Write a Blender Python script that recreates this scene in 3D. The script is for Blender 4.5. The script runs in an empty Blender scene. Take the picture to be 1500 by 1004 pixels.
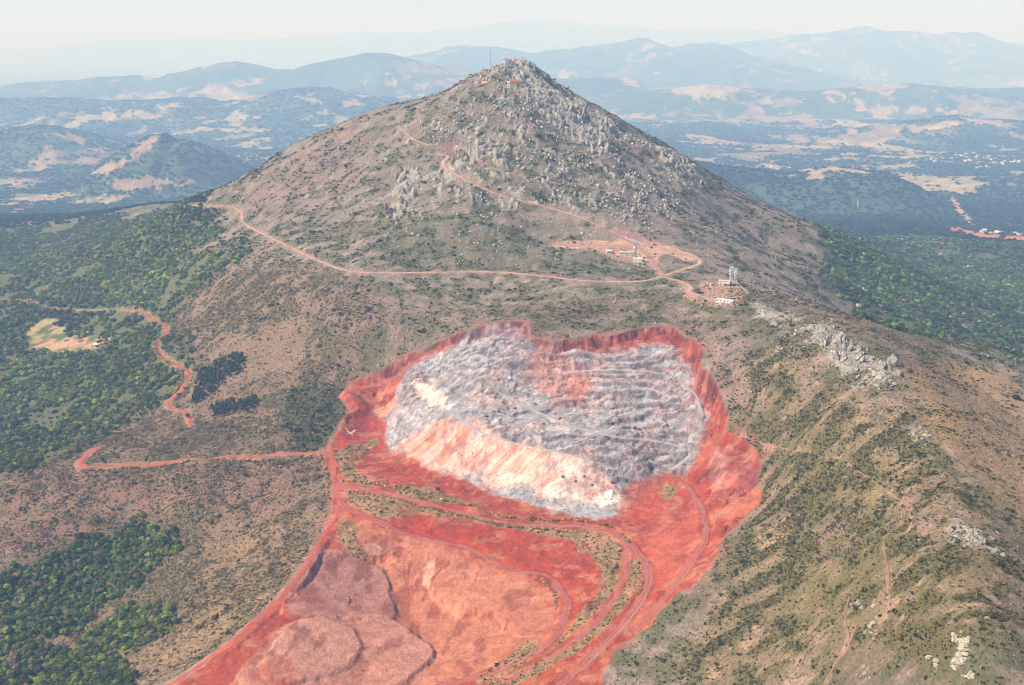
import bpy, bmesh, math, random
import numpy as np
from mathutils import Vector, Matrix, Euler

SEED = 7
rng = np.random.default_rng(SEED)
random.seed(SEED)
sc = bpy.context.scene
col = sc.collection

# ------------------------------------------------------------------ camera model (photo is 1500 x 1004)
W0, H0, FPX = 1500.0, 1004.0, 1500.0
PITCH = math.radians(16.0)
CT, ST = math.cos(PITCH), math.sin(PITCH)

def ray(px, py):
    xc = (np.asarray(px, float) - W0/2)/FPX
    yc = (H0/2 - np.asarray(py, float))/FPX
    return xc, CT + yc*ST, -ST + yc*CT

def to_px(X, Y, Z):
    d = Y*CT - Z*ST
    u = Y*ST + Z*CT
    return W0/2 + FPX*X/d, H0/2 - FPX*u/d

def at_y(px, py, Y):
    x, y, z = ray(px, py)
    return x/y*Y, Y + 0*x, z/y*Y

def at_z(px, py, Z):
    x, y, z = ray(px, py)
    Y = Z/(z/y)
    return x/y*Y, Y, Z + 0*x

# ------------------------------------------------------------------ noise
_tab = rng.random((256, 256)).astype(np.float32)
_tab2 = rng.random((256, 256)).astype(np.float32)
def vnoise(x, y, tab=None):
    tab = _tab if tab is None else tab
    xi = np.floor(x); yi = np.floor(y)
    fx = (x - xi).astype(np.float32); fy = (y - yi).astype(np.float32)
    xi = xi.astype(np.int64) & 255; yi = yi.astype(np.int64) & 255
    x1 = (xi + 1) & 255; y1 = (yi + 1) & 255
    fx = fx*fx*fx*(fx*(fx*6 - 15) + 10); fy = fy*fy*fy*(fy*(fy*6 - 15) + 10)
    a = tab[xi, yi]; b = tab[x1, yi]; c = tab[xi, y1]; d = tab[x1, y1]
    return (a + (b - a)*fx)*(1 - fy) + (c + (d - c)*fx)*fy

def fbm(x, y, scale, octv=4, seed=0, gain=0.5):
    s = 0; a = 1.0; tot = 0
    ox, oy = 13.7*seed + 3.1, 7.9*seed + 1.7
    c, sn = math.cos(0.6), math.sin(0.6)
    X = x/scale + ox; Y = y/scale + oy
    for k in range(octv):
        s = s + a*(vnoise(X, Y, _tab if k % 2 == 0 else _tab2)*2 - 1); tot += a
        a *= gain
        X, Y = (c*X - sn*Y)*2.03 + 5.3, (sn*X + c*Y)*2.03 + 9.1
    return s/tot*1.6          # roughly -1..1

def ridged(x, y, scale, octv=4, seed=0):
    s = 0; a = 1.0; tot = 0
    X = x/scale + 11.3*seed; Y = y/scale + 4.7*seed
    for k in range(octv):
        n = 1 - np.abs(vnoise(X, Y, _tab if k % 2 == 0 else _tab2)*2 - 1)
        s = s + a*n*n; tot += a; a *= 0.5
        X, Y = (0.8*X - 0.6*Y)*2.1 + 3.3, (0.6*X + 0.8*Y)*2.1 + 8.1
    return s/tot

def cells(x, y, size, seed=0):
    """jointed blocks: a random value per cell and the distance to the cell's border"""
    X = x/size; Y = y/size; xi = np.floor(X).astype(np.int64); yi = np.floor(Y).astype(np.int64)
    f1 = np.full(X.shape, 1e9, np.float32); f2 = f1.copy(); val = np.zeros(X.shape, np.float32)
    for i in (-1, 0, 1):
        for j in (-1, 0, 1):
            cx, cy = xi + i, yi + j
            a = (cx*7 + cy*3 + seed*31) & 255; b = (cy*5 + cx*11 + seed*17 + 91) & 255
            d = (cx + 0.1 + 0.8*_tab[a, b] - X)**2 + (cy + 0.1 + 0.8*_tab2[a, b] - Y)**2
            n = d < f1
            f2 = np.where(n, f1, np.minimum(f2, d)); val = np.where(n, _tab[b, a], val); f1 = np.where(n, d, f1)
    return val, np.sqrt(f2) - np.sqrt(f1)

def sstep(a, b, x):
    t = np.clip((x - a)/(b - a), 0, 1)
    return t*t*(3 - 2*t)

def lin(r, g, b):
    def f(c):
        c /= 255.0
        return c/12.92 if c <= 0.04045 else ((c + 0.055)/1.055)**2.4
    return np.array([f(r), f(g), f(b)], np.float32)

# ------------------------------------------------------------------ polygons in world plan
def sdf(poly, X, Y, reach=40.0):
    """signed plan distance to polygon (positive inside); far outside returns -reach"""
    poly = np.asarray(poly, float)
    out = np.full(X.shape, -1e9)
    x0, y0 = poly.min(0) - reach; x1, y1 = poly.max(0) + reach
    m = (X > x0) & (X < x1) & (Y > y0) & (Y < y1)
    x = X[m]; y = Y[m]
    if x.size == 0: return out
    d = np.full(x.shape, 1e18); ins = np.zeros(x.shape, bool)
    for i in range(len(poly)):
        ax, ay = poly[i]; bx, by = poly[(i + 1) % len(poly)]
        ex, ey = bx - ax, by - ay
        L = ex*ex + ey*ey + 1e-12
        t = np.clip(((x - ax)*ex + (y - ay)*ey)/L, 0, 1)
        d = np.minimum(d, (x - ax - t*ex)**2 + (y - ay - t*ey)**2)
        cond = (ay > y) != (by > y)
        with np.errstate(divide='ignore', invalid='ignore'):
            ins ^= cond & (x < ex*(y - ay)/(by - ay + (1e-12 if by == ay else 0)) + ax)
    out[m] = np.sqrt(d)*np.where(ins, 1, -1)
    return out

def linedist(pts, X, Y, reach):
    """plan distance to polyline and the height of its nearest point (pts: n x 3)"""
    pts = np.asarray(pts, float)
    x0, y0 = pts[:, :2].min(0) - reach; x1, y1 = pts[:, :2].max(0) + reach
    idx = np.nonzero((X > x0) & (X < x1) & (Y > y0) & (Y < y1))[0]
    x = X[idx]; y = Y[idx]
    d = np.full(x.shape, 1e18); h = np.zeros(x.shape)
    for i in range(len(pts) - 1):
        ax, ay, az = pts[i]; bx, by, bz = pts[i + 1]
        ex, ey = bx - ax, by - ay
        t = np.clip(((x - ax)*ex + (y - ay)*ey)/(ex*ex + ey*ey + 1e-12), 0, 1)
        dd = (x - ax - t*ex)**2 + (y - ay - t*ey)**2
        m = dd < d
        d[m] = dd[m]; h[m] = (az + t*(bz - az))[m]
    return idx, np.sqrt(d), h

# ------------------------------------------------------------------ base terrain: thin plate surface through surveyed points
CY = 150.0
def warp(X, Y): return X/(Y + CY), np.log(Y + CY)

class TPS:
    def __init__(self, P, lam=1e-6):
        P = np.array(P, float)
        self.u, self.v = warp(P[:, 0], P[:, 1])
        n = len(P)
        K = self.k((self.u[:, None] - self.u)**2 + (self.v[:, None] - self.v)**2) + lam*np.eye(n)
        Q = np.c_[np.ones(n), self.u, self.v]
        A = np.zeros((n + 3, n + 3)); A[:n, :n] = K; A[:n, n:] = Q; A[n:, :n] = Q.T
        self.w = np.linalg.solve(A, np.r_[P[:, 2], 0, 0, 0])
    @staticmethod
    def k(r2): return 0.5*r2*np.log(r2 + 1e-12)
    def __call__(self, X, Y):
        sh = X.shape; X = X.ravel(); Y = Y.ravel()
        out = np.empty(X.shape)
        for i in range(0, X.size, 40000):
            u, v = warp(X[i:i+40000], Y[i:i+40000])
            s = self.w[-3] + self.w[-2]*u + self.w[-1]*v
            r2 = ((u[:, None] - self.u).astype(np.float32)**2 + (v[:, None] - self.v).astype(np.float32)**2)
            s = s + (0.5*r2*np.log(r2 + np.float32(1e-12))) @ self.w[:-3].astype(np.float32)
            out[i:i+40000] = s
        return out.reshape(sh)

# (px, py, 'y' or 'z', value): sight lines of the photograph with a surveyed distance or height along them
OUT = [
 # summit cone
 (745,95,'y',2000),(715,104,'y',2010),(775,98,'y',2000),(800,125,'y',1990),(850,160,'y',1970),(900,190,'y',1955),
 (950,212,'y',1945),(1000,238,'y',1930),(1050,280,'y',1910),(1100,305,'y',1890),(1150,322,'y',1870),(1200,338,'y',1840),
 (680,118,'y',2020),(640,140,'y',2040),(600,150,'y',2050),(550,160,'y',2060),(480,190,'y',2060),(430,212,'y',2060),(400,232,'y',2055),(370,250,'y',2060),(330,272,'y',2090),
 (740,140,'y',1900),(690,190,'y',1820),(800,200,'y',1790),(640,215,'y',1790),(580,200,'y',1890),(740,250,'y',1670),(860,260,'y',1690),
 (650,270,'y',1650),(560,270,'y',1720),(480,270,'y',1830),(420,290,'y',1840),(900,300,'y',1590),(980,310,'y',1640),(1060,340,'y',1640),
 (800,330,'y',1540),(700,340,'y',1510),(600,350,'y',1510),(520,345,'y',1570),
 # shelf with contour road and stations
 (280,297,'z',-290),(355,315,'z',-292),(440,370,'z',-299),(510,398,'z',-302),(600,400,'z',-303),(750,400,'z',-303),(850,410,'z',-301),
 (930,375,'z',-289),(970,405,'z',-298),(1025,383,'z',-293),(1070,418,'z',-298),(1010,430,'z',-303),
 # slope above the quarry
 (530,470,'z',-345),(600,460,'z',-335),(700,440,'z',-322),(800,450,'z',-320),(900,450,'z',-318),(1000,460,'z',-320),
 (770,468,'z',-324),(690,482,'z',-337),(600,519,'z',-374),(545,544,'z',-400),(510,566,'z',-416),(840,497,'z',-336),(900,487,'z',-331),(960,478,'z',-327),(1005,490,'z',-330),
 (1045,540,'z',-348),(1064,600,'z',-375),(1100,650,'z',-392),(1120,690,'z',-402),(1120,740,'z',-410),(1060,800,'z',-426),(1000,872,'z',-443),(940,925,'z',-455),(860,1000,'z',-468),
 # ridge running towards us
 (1090,440,'z',-300),(1180,480,'z',-300),(1250,520,'z',-300),(1300,560,'z',-300),(1340,640,'z',-303),(1385,720,'z',-303),(1410,800,'z',-301),(1425,900,'z',-303),(1430,960,'z',-306),
 (1150,560,'z',-335),(1200,640,'z',-345),(1250,720,'z',-345),(1180,760,'z',-380),(1270,820,'z',-352),(1150,860,'z',-402),(1230,920,'z',-370),(1080,940,'z',-430),(1330,960,'z',-335),(1180,1000,'z',-400),(1000,1000,'z',-452),
 # far side of the ridge
 (1450,700,'z',-318),(1500,780,'z',-318),(1490,640,'z',-335),(1400,560,'z',-338),(1440,600,'z',-336),(1500,900,'z',-318),(1500,990,'z',-312),
 (1150,430,'z',-318),(1200,400,'y',1600),(1215,440,'y',1500),(1300,490,'y',1320),(1350,499,'y',1270),(1400,496,'y',1240),(1450,515,'y',1180),(1500,545,'y',1110),(1560,580,'y',1050),
 (1120,370,'y',1700),
 # forest in the basin beyond
 (1250,400,'y',1760),(1300,440,'y',1680),(1400,480,'y',1620),(1480,520,'y',1560),(1300,380,'y',2050),(1400,420,'y',2050),(1480,440,'y',1950),(1250,350,'y',2500),(1350,350,'y',2800),(1480,370,'y',2700),
 (1440,335,'y',3700),(1300,325,'y',3700),(1480,320,'y',4200),
 # left flank: scrub and forest
 (260,330,'z',-325),(150,350,'z',-400),(60,380,'z',-430),(0,350,'z',-460),(0,315,'z',-560),(120,315,'z',-450),(200,305,'z',-400),
 (300,380,'z',-345),(400,430,'z',-340),(340,390,'z',-335),(250,420,'z',-392),(150,420,'z',-432),(40,450,'z',-470),(350,500,'z',-392),(430,520,'z',-395),
 (230,470,'z',-428),(120,500,'z',-478),(20,540,'z',-500),(275,545,'z',-435),(200,560,'z',-462),(330,590,'z',-442),(430,600,'z',-430),(460,640,'z',-441),
 (280,620,'z',-458),(150,600,'z',-490),(40,650,'z',-505),(130,675,'z',-462),(20,700,'z',-480),(300,672,'z',-452),(400,665,'z',-450),(475,665,'z',-448),
 (480,600,'z',-428),(490,690,'z',-450),
 # lower left scrub bowl with wood
 (100,740,'z',-488),(250,740,'z',-478),(400,720,'z',-462),(470,740,'z',-457),(20,800,'z',-510),(210,770,'z',-502),(330,800,'z',-490),(440,820,'z',-466),
 (120,850,'z',-538),(230,830,'z',-518),(40,900,'z',-552),(180,900,'z',-545),(280,850,'z',-503),(360,880,'z',-482),(250,930,'z',-520),(300,960,'z',-500),(60,980,'z',-566),(200,1000,'z',-520),(245,1002,'z',-498),(320,945,'z',-486),(400,885,'z',-472),(450,835,'z',-464),
]
INN = [
 (500,640,'z',-440),(530,625,'z',-441),(560,600,'z',-432),(520,590,'z',-421),(485,655,'z',-446),(545,690,'z',-451),(510,720,'z',-452),
 (550,556,'z',-411),(600,540,'z',-388),(650,515,'z',-365),(700,497,'z',-348),(755,485,'z',-335.5),(785,512,'z',-348),(900,505,'z',-345),(980,505,'z',-344),
 (590,600,'z',-420),(565,645,'z',-446),(640,570,'z',-396),(700,545,'z',-372),(780,550,'z',-370),(880,550,'z',-368),(970,550,'z',-368),
 (660,598,'z',-403),(760,600,'z',-396),(860,595,'z',-394),(960,600,'z',-395),(1020,600,'z',-391),(1045,600,'z',-381),
 (680,617,'z',-407),(720,638,'z',-410),(790,658,'z',-415),(860,672,'z',-419),(920,660,'z',-415),(1000,650,'z',-414),(1045,640,'z',-403),
 (600,668,'z',-447),(660,692,'z',-447),(720,708,'z',-449),(790,727,'z',-451),(860,738,'z',-453),(910,745,'z',-454),(950,700,'z',-438),(985,692,'z',-436),(900,700,'z',-436),
 (850,757,'z',-456),(700,735,'z',-452),(600,715,'z',-451),(780,750,'z',-455),(930,770,'z',-456),
 (1085,690,'z',-416),(1095,730,'z',-422),(1035,745,'z',-437),(1030,700,'z',-434),(980,760,'z',-452),(1020,800,'z',-441),(980,860,'z',-452),(940,840,'z',-458),(1080,665,'z',-405),
 (910,800,'z',-457),(860,775,'z',-456),(650,745,'z',-452),(560,730,'z',-452),(505,745,'z',-455),(560,765,'z',-457),(640,758,'z',-453),(760,772,'z',-456),
 (700,790,'z',-461),(780,810,'z',-464),(850,830,'z',-463),(885,850,'z',-461),(895,880,'z',-463),(820,860,'z',-468),(740,830,'z',-467),(640,790,'z',-462),
 (580,800,'z',-470),(530,800,'z',-467),(490,790,'z',-463),(680,840,'z',-472),(760,880,'z',-476),(800,915,'z',-474),(720,920,'z',-481),(640,880,'z',-482),(600,860,'z',-481),
 (480,840,'z',-475),(440,870,'z',-474),(540,880,'z',-480),(600,920,'z',-483),(480,930,'z',-479),(400,930,'z',-477),(330,980,'z',-482),(420,1000,'z',-484),(560,990,'z',-485),(660,960,'z',-484),(720,990,'z',-479),
 (780,960,'z',-472),(860,920,'z',-464),(900,930,'z',-462),(820,985,'z',-469),(760,1004,'z',-474),(640,1004,'z',-484),(930,890,'z',-459),
]
def pt(p):
    f = at_y if p[2] == 'y' else at_z
    x, y, z = f(p[0], p[1], p[3]); return [float(x), float(y), float(z)]
out_pts = [pt(p) for p in OUT]
# ground that the summit hides, side margins and the plain
out_pts += [[0,2350,-150],[-300,2350,-230],[300,2350,-230],[-600,2400,-330],[600,2300,-380],[0,2900,-430],[500,2800,-520],[-500,2900,-430],
            [900,2400,-480],[-1100,2500,-470],[0,3600,-600],[600,3600,-640],[-700,3600,-600]]
for Y in (5000, 7000, 10000, 16000, 28000, 60000):
    for u in (-0.66, -0.4, -0.15, 0.1, 0.35, 0.66):
        out_pts.append([u*(Y + CY), Y, -720 if Y < 9000 else -760])
out_pts += [[-0.66*(2600+CY), 2600, -520], [0.66*(2600+CY), 2600, -560], [0.66*(1500+CY), 1500, -470], [0.66*(1000+CY),1000,-400],[0.66*(600+CY),600,-340],[0.66*(400+CY),400,-330],
            [-0.66*(1800+CY),1800,-510],[-0.66*(1200+CY),1200,-520],[-0.66*(800+CY),800,-560],[-0.66*(500+CY),500,-590],[0,480,-520],[-200,480,-540],[150,430,-450]]
base_out = TPS(out_pts)
base_in = TPS([pt(p) for p in INN])

# distant ranges: skyline points, distance, half width of the range
RANGES = [
 (46000, 5000, [(-200,76),(0,73),(100,67),(200,60),(300,58),(400,60),(470,51),(540,45),(620,47),(700,41),(780,33),(840,34),(900,41),(1000,43),(1080,39),(1150,46),(1300,60),(1700,68)]),
 (26000, 2600, [(900,110),(960,86),(1000,75),(1068,66),(1130,59),(1169,53),(1225,47),(1255,42),(1272,39),(1290,43),(1320,46),(1370,50),(1398,46),(1412,48),(1430,46),(1447,55),(1470,62),(1500,66),(1560,72),(1700,85)]),
 (20500, 2200, [(420,112),(520,95),(600,86),(640,78),(652,72),(680,69),(730,72),(780,80),(830,73),(880,66),(920,60),(935,54),(946,54),(965,62),(985,68),(1010,65),(1040,64),(1070,70),(1120,88),(1200,105)]),
 (14500, 1700, [(-200,135),(0,130),(60,118),(100,116),(150,112),(230,111),(260,104),(300,95),(340,89),(370,93),(400,99),(430,103),(470,93),(500,87),(540,81),(570,82),(620,90),(680,105),(760,118),(850,112),(930,118)]),
 (10500, 1100, [(-100,150),(60,146),(160,150),(250,144),(320,150),(420,132),(480,128),(540,140),(640,150)]),
 (12500, 800, [(860,150),(960,132),(1040,124),(1100,130),(1180,134),(1260,126),(1340,124),(1420,130),(1500,130),(1650,134)]),
 (7000, 560, [(-160,205),(-60,196),(0,193),(35,187),(75,187),(110,193),(150,207),(190,222),(230,240)]),
 (5600, 330, [(150,240),(180,220),(205,208),(225,199),(240,197),(256,206),(275,206),(300,214),(325,226),(360,244),(390,262)]),
 (4900, 420, [(900,250),(1000,232),(1080,245),(1150,252),(1200,247),(1250,248),(1300,255),(1340,272),(1370,292)]),
 (8800, 500, [(1180,205),(1260,190),(1330,178),(1400,170),(1450,176),(1560,180)]),
]
range_tabs = []
for (Y0, wd, sk) in RANGES:
    P = np.array([at_y(a, b, Y0) for a, b in sk])
    range_tabs.append((Y0, wd, P[:, 0], P[:, 2]))

def far_shape(X, Y, z):
    f = sstep(2600, 5500, Y)
    amp = 28 + 22*sstep(5000, 12000, Y)
    z = z + f*amp*(fbm(X, Y, 1500, 5, 3) + 0.25)
    for k, (Y0, wd, xs, zs) in enumerate(range_tabs):
        Yw = Y + wd*0.35*fbm(X, Y, wd*1.6, 3, 20 + k)*sstep(0.15, 1.2, np.abs(Y - Y0)/wd)
        zr = np.interp(X, xs, zs, left=-1e4, right=-1e4)
        g = np.exp(-((Yw - Y0)/wd)**2)
        rough = wd*0.05*fbm(X, Y, wd*0.5, 4, 40 + k)*(1 - g*0.6)
        cand = -760 + (zr + 760)*g + rough*sstep(0.02, 0.3, g)
        z = np.where(zr > -5e3, np.maximum(z, cand), z)
    return z

# ------------------------------------------------------------------ plan outlines (photo points dropped onto the surface)
def hit(zf, px, py, y0=380.0, y1=9000.0, n=1500):
    """first crossing of each sight line with the surface zf(X, Y)"""
    px = np.atleast_1d(np.asarray(px, float)); py = np.atleast_1d(np.asarray(py, float))
    rx, ry, rz = ray(px, py)
    Ys = np.exp(np.linspace(math.log(y0), math.log(y1), n))
    out = np.zeros((len(px), 3))
    XX = (rx/ry)[:, None]*Ys; ZZ = (rz/ry)[:, None]*Ys
    T = zf(XX, np.broadcast_to(Ys, XX.shape).copy())
    below = ZZ < T
    for i in range(len(px)):
        j = int(np.argmax(below[i])) if below[i].any() else n - 1
        if j > 0:
            a = ZZ[i, j-1] - T[i, j-1]; b = T[i, j] - ZZ[i, j]
            t = a/(a + b + 1e-9); Y = Ys[j-1] + t*(Ys[j] - Ys[j-1])
        else: Y = Ys[j]
        out[i] = (rx[i]/ry[i]*Y, Y, rz[i]/ry[i]*Y)
    return out

PIT = [(497,580),(515,560),(545,545),(600,520),(640,500),(690,482),(740,470),(771,470),(776,492),(800,498),(850,496),(900,488),(940,480),(970,477),(988,480),(1000,490),(1020,503),(1034,515),(1032,530),(1048,558),(1060,580),(1062,625),(1080,640),(1105,658),(1116,680),(1109,705),(1114,735),(1095,755),(1065,785),(1045,825),(1000,868),(950,915),(905,955),(850,1010),(240,1010),(340,942),(400,888),(440,843),(468,790),(488,740),(485,710),(474,676),(480,650),(490,632),(512,602)]
pit_w = hit(base_out, *np.array(PIT).T)[:, :2]
pit_w[33] += (0, -40); pit_w[34] += (-20, -40)

SUN_EL, SUN_AZ = math.radians(47), math.radians(-106)
SUN, SKY, EXPO = 5.0, 0.095, 0.58
HAZE, HAZE_COL, HAZE_G = 1.25e-4, (0.36, 0.58, 1.0), 0.0

# ------------------------------------------------------------------ ground grid: fan with rows that widen with distance
def rows():
    y = [330.0]
    while y[-1] < 64000:
        Y = y[-1]
        y.append(Y + (1.35 if Y < 700 else 1.2 if Y < 900 else 0.85 if Y < 1230 else 1.6 if Y < 1400 else 2.0 if Y < 2150 else max(2.0, (Y - 2150)*0.004 + 2.0, 0.0042*Y - 6)))
    return np.array(y)
GY = rows(); NU = 1200; UMAX = 0.66
GU = np.linspace(-UMAX, UMAX, NU)
NR = len(GY)
X = (GU[None, :]*(GY[:, None] + CY)); Y = np.repeat(GY[:, None], NU, 1)
print('grid', NR, NU, NR*NU)
Xf = X.ravel(); Yf = Y.ravel()
bo = base_out(Xf, Yf)
Z = far_shape(Xf, Yf, bo)
dpit = sdf(pit_w, Xf, Yf, 60.0)
def gsample(A, x, y):
    """bilinear look-up of a grid array at plan positions"""
    A = A.reshape(NR, NU); x = np.asarray(x, float); y = np.asarray(y, float)
    ci = np.clip((x/(y + CY) + UMAX)/(2*UMAX)*(NU - 1), 0, NU - 1.001)
    ri = np.clip(np.interp(y, GY, np.arange(NR)), 0, NR - 1.001)
    c0 = ci.astype(int); r0 = ri.astype(int); fc_ = ci - c0; fr = ri - r0
    return (A[r0, c0]*(1-fc_) + A[r0, c0+1]*fc_)*(1-fr) + (A[r0+1, c0]*(1-fc_) + A[r0+1, c0+1]*fc_)*fr
pm = np.nonzero(dpit > -8)[0]
xp, yp = Xf[pm], Yf[pm]
wob = 4.0*fbm(xp, yp, 30, 3, 5) + 2.6*fbm(xp, yp, 9, 3, 6)
w = sstep(0.0, 9.0, dpit[pm] + wob)
zi0 = base_in(xp, yp)
Zsm = Z.copy(); Zsm[pm] = Z[pm]*(1 - w) + zi0*w       # smooth ground with the quarry hollow
def surf0(X, Y): return gsample(Zsm, X, Y)

def world(pts, smooth=0, n=1500):
    P = hit(surf0, *np.array(pts, float).T, n=n)
    return P

def spline(P, step):
    """Catmull-Rom through P (n x 3), resampled every step metres"""
    P = np.asarray(P, float)
    Q = np.vstack([2*P[0] - P[1], P, 2*P[-1] - P[-2]])
    out = []
    for i in range(1, len(Q) - 2):
        p0, p1, p2, p3 = Q[i-1], Q[i], Q[i+1], Q[i+2]
        n = max(2, int(np.linalg.norm((p2 - p1)[:2])/step))
        t = np.arange(n)[:, None]/n
        out.append(0.5*((2*p1) + (p2 - p0)*t + (2*p0 - 5*p1 + 4*p2 - p3)*t*t + (3*p1 - p0 - 3*p2 + p3)*t**3))
    out.append(Q[-2][None]); out = np.vstack(out)
    k = max(1, int(12/step)); z = out[:, 2]
    zp = np.pad(z, k, mode='edge'); out[:, 2] = np.convolve(zp, np.ones(2*k+1)/(2*k+1), mode='valid')
    return out

# name, label, half width, material key, cut width, photo points
ROADS = [
 ('mountain_road', 2.6, 'pinkroad', [(583,184),(590,191),(600,200),(613,208),(630,213)]),
 ('mountain_road', 2.4, 'pinkroad', [(625,226),(640,226),(656,229),(650,238),(652,246),(665,254),(700,273),(740,288),(790,301),(830,312),(860,323),(900,341),(940,356),(975,367),(1012,376),(1026,382),(1016,390),(975,403)]),
 ('mountain_road', 2.6, 'pinkroad', [(272,302),(300,301),(340,303),(354,314),(358,328),(400,350),(440,370),(470,383),(510,397),(560,400),(650,399),(730,399),(800,405),(850,411),(930,413),(970,407),(1000,414),(1012,421),(1010,428),(1040,438),(1062,443)]),
 ('gravel_yard_road', 4.2, 'purpleroad', [(808,358),(850,361),(900,360),(930,361),(946,373),(960,388),(972,406)]),
 ('gravel_yard_road', 3.6, 'purpleroad', [(895,336),(910,348),(930,358),(965,362)]),
 ('forest_track', 2.3, 'redroad', [(176,453),(198,455),(213,460),(225,470),(243,480),(241,491),(230,503),(235,520),(255,533),(276,545),(274,556),(262,574),(247,588),(250,598),(268,601),(276,610),(280,624)]),
 ('forest_track', 1.8, 'tanroad', [(-10,440),(40,441),(62,451),(110,455),(176,453)]),
 ('quarry_road', 2.8, 'redroad', [(146,655),(132,662),(118,677),(124,684),(140,683),(170,683),(200,679),(230,680),(265,675),(300,675),(340,669),(380,670),(410,665),(440,665),(476,664),(489,676),(488,700),(497,738),(489,765),(468,795),(440,842),(395,892),(330,948),(240,1010)]),
 ('quarry_road', 3.2, 'haulroad', [(497,735),(512,746),(555,765),(600,785),(680,802),(745,835),(800,842),(822,868),(830,890),(815,932),(770,962),(700,992),(630,1010)]),
 ('quarry_road', 2.8, 'haulroad', [(490,708),(520,716),(560,720),(650,744),(750,767),(850,772),(903,783),(918,802),(918,838),(900,880),(860,925),(800,968),(735,1003)]),
 ('quarry_road', 4.0, 'haulroad', [(903,783),(930,803),(950,838),(944,868),(912,915),(862,970),(815,1010)]),
 ('quarry_road', 2.8, 'haulroad', [(962,690),(985,700),(1006,712),(1027,742),(1034,785),(1012,828),(985,862),(930,925)]),
 ('quarry_ledge', 1.8, 'ledge', [(650,600),(672,614),(700,632),(740,646),(790,657),(850,670),(900,688)]),
 ('quarry_ledge', 1.5, 'ledge', [(700,560),(760,590),(830,622),(900,640),(960,646),(1010,662),(985,690)]),
 ('quarry_ledge', 1.4, 'ledge', [(830,545),(900,542),(970,548),(1015,575),(1030,610)]),
 ('foot_path', 0.7, 'path', [(1060,631),(1110,647),(1160,660),(1200,668),(1238,674)]),
 ('foot_path', 0.5, 'path', [(1236,672),(1262,694),(1290,712),(1320,735),(1335,758),(1328,778),(1298,786),(1294,800),(1300,828),(1303,858)]),
 ('foot_path', 0.4, 'path', [(1245,872),(1238,905),(1244,940),(1226,970),(1212,1000)]),
 ('foot_path', 0.8, 'path', [(672,216),(690,230),(720,245),(760,258),(800,266)]),
 ('foot_path', 0.8, 'path', [(672,140),(673,152),(683,165),(690,172)]),
]
road_lines = []
for (nm, hw, mk, pts) in ROADS:
    P = world(pts)
    road_lines.append(spline(P, 3.0))

near = sstep(3200, 2300, Yf)

def chaikin(w, it=2):
    for _ in range(it):
        nx = np.roll(w, -1, 0); w = np.stack([0.75*w + 0.25*nx, 0.25*w + 0.75*nx], 1).reshape(-1, 2)
    return w
def mask(pts, soft=3.0, wob=0.0, ws=20.0, seed=0, n=1500):
    w = chaikin(world(pts, n=n)[:, :2])
    d = sdf(w, Xf, Yf, max(60.0, soft*2 + wob*3))
    m = np.nonzero(d > -max(soft, 1) - wob*2.5)[0]
    out = np.zeros(Xf.shape, np.float32)
    dd = d[m]
    if wob: dd = dd + wob*fbm(Xf[m], Yf[m], ws, 4, seed)
    out[m] = sstep(-soft, soft, dd)
    return out

# rock ground: the cone top, its right shoulder, the outcrop on the ridge
ROCKY = [([(745,90),(700,110),(655,140),(600,190),(610,250),(640,320),(700,330),(800,300),(900,320),(980,340),(1040,300),(1000,235),(940,205),(880,170),(820,130),(775,95)], 25, 1.0),
         ([(1120,470),(1200,470),(1260,500),(1320,540),(1330,600),(1270,600),(1200,570),(1130,540)], 12, 0.6),
         ([(520,300),(600,240),(625,260),(600,330),(560,380),(510,390),(480,360)], 15, 0.45),
         ([(440,240),(560,160),(640,140),(700,250),(660,380),(480,385),(420,330)], 40, 0.28), ([(640,320),(980,330),(1090,330),(1060,380),(960,345),(850,395),(660,385)], 25, 0.4)]
rock = np.zeros(Xf.shape, np.float32)
for p, s, a in ROCKY: rock = np.maximum(rock, a*mask(p, s*1.0, 20, 60, 3))

# small relief
PEAK = world([(745,96)])[0]
th = np.arctan2(Xf - PEAK[0], Yf - PEAK[1]); rad_ = np.hypot(Xf - PEAK[0], Yf - PEAK[1])
nearm = np.nonzero(Yf < 2300)[0]
crag = np.zeros(Xf.shape, np.float32); cval = np.zeros(Xf.shape, np.float32); crise = np.zeros(Xf.shape, np.float32)
OUTCROP = [([(740,92),(775,100),(800,124),(850,155),(908,185),(908,210),(860,220),(820,195),(775,155),(735,125)], 10, .46), ([(868,212),(905,215),(940,262),(968,325),(945,335),(905,280)], 9, .22), ([(955,214),(1010,240),(1040,270),(1010,268),(965,240)], 7, .36), ([(690,172),(770,170),(790,230),(740,262),(690,225)], 12, .24), ([(700,105),(745,100),(740,150),(690,165),(670,140)], 10, .2), ([(640,300),(700,340),(660,370),(560,350),(520,360),(560,310)], 10, .14),
           ([(1195,475),(1235,490),(1262,512),(1318,535),(1325,565),(1290,582),(1255,560),(1225,540),(1185,510)], 6, .42), ([(1140,455),(1185,478),(1190,500),(1150,495)], 6, .15), ([(1325,625),(1350,628),(1372,655),(1345,660)], 5, .3),
           ([(1385,775),(1430,775),(1475,795),(1480,825),(1440,812),(1395,795)], 5, .22), ([(1240,885),(1280,890),(1295,925),(1300,945),(1265,945),(1245,915)], 4, .15), ([(1375,925),(1400,945),(1420,985),(1375,980)], 4, .12), ([(1260,975),(1300,985),(1290,1003),(1250,1003)], 4, .15),
           ([(565,310),(585,262),(612,240),(618,262),(600,300),(585,325)], 5, .35), ([(1085,440),(1150,453),(1198,474),(1190,492),(1130,476)], 6, .24), ([(1310,570),(1345,610),(1380,690),(1440,780),(1400,770),(1340,680)], 10, .13), ([(1130,500),(1180,530),(1190,590),(1140,570)], 10, .10)]
zone_ = rock*0.21 - 0.05
for p, so_, a_ in OUTCROP: zone_ = np.maximum(zone_, a_*mask(p, so_, 5, 15, 17))
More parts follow.
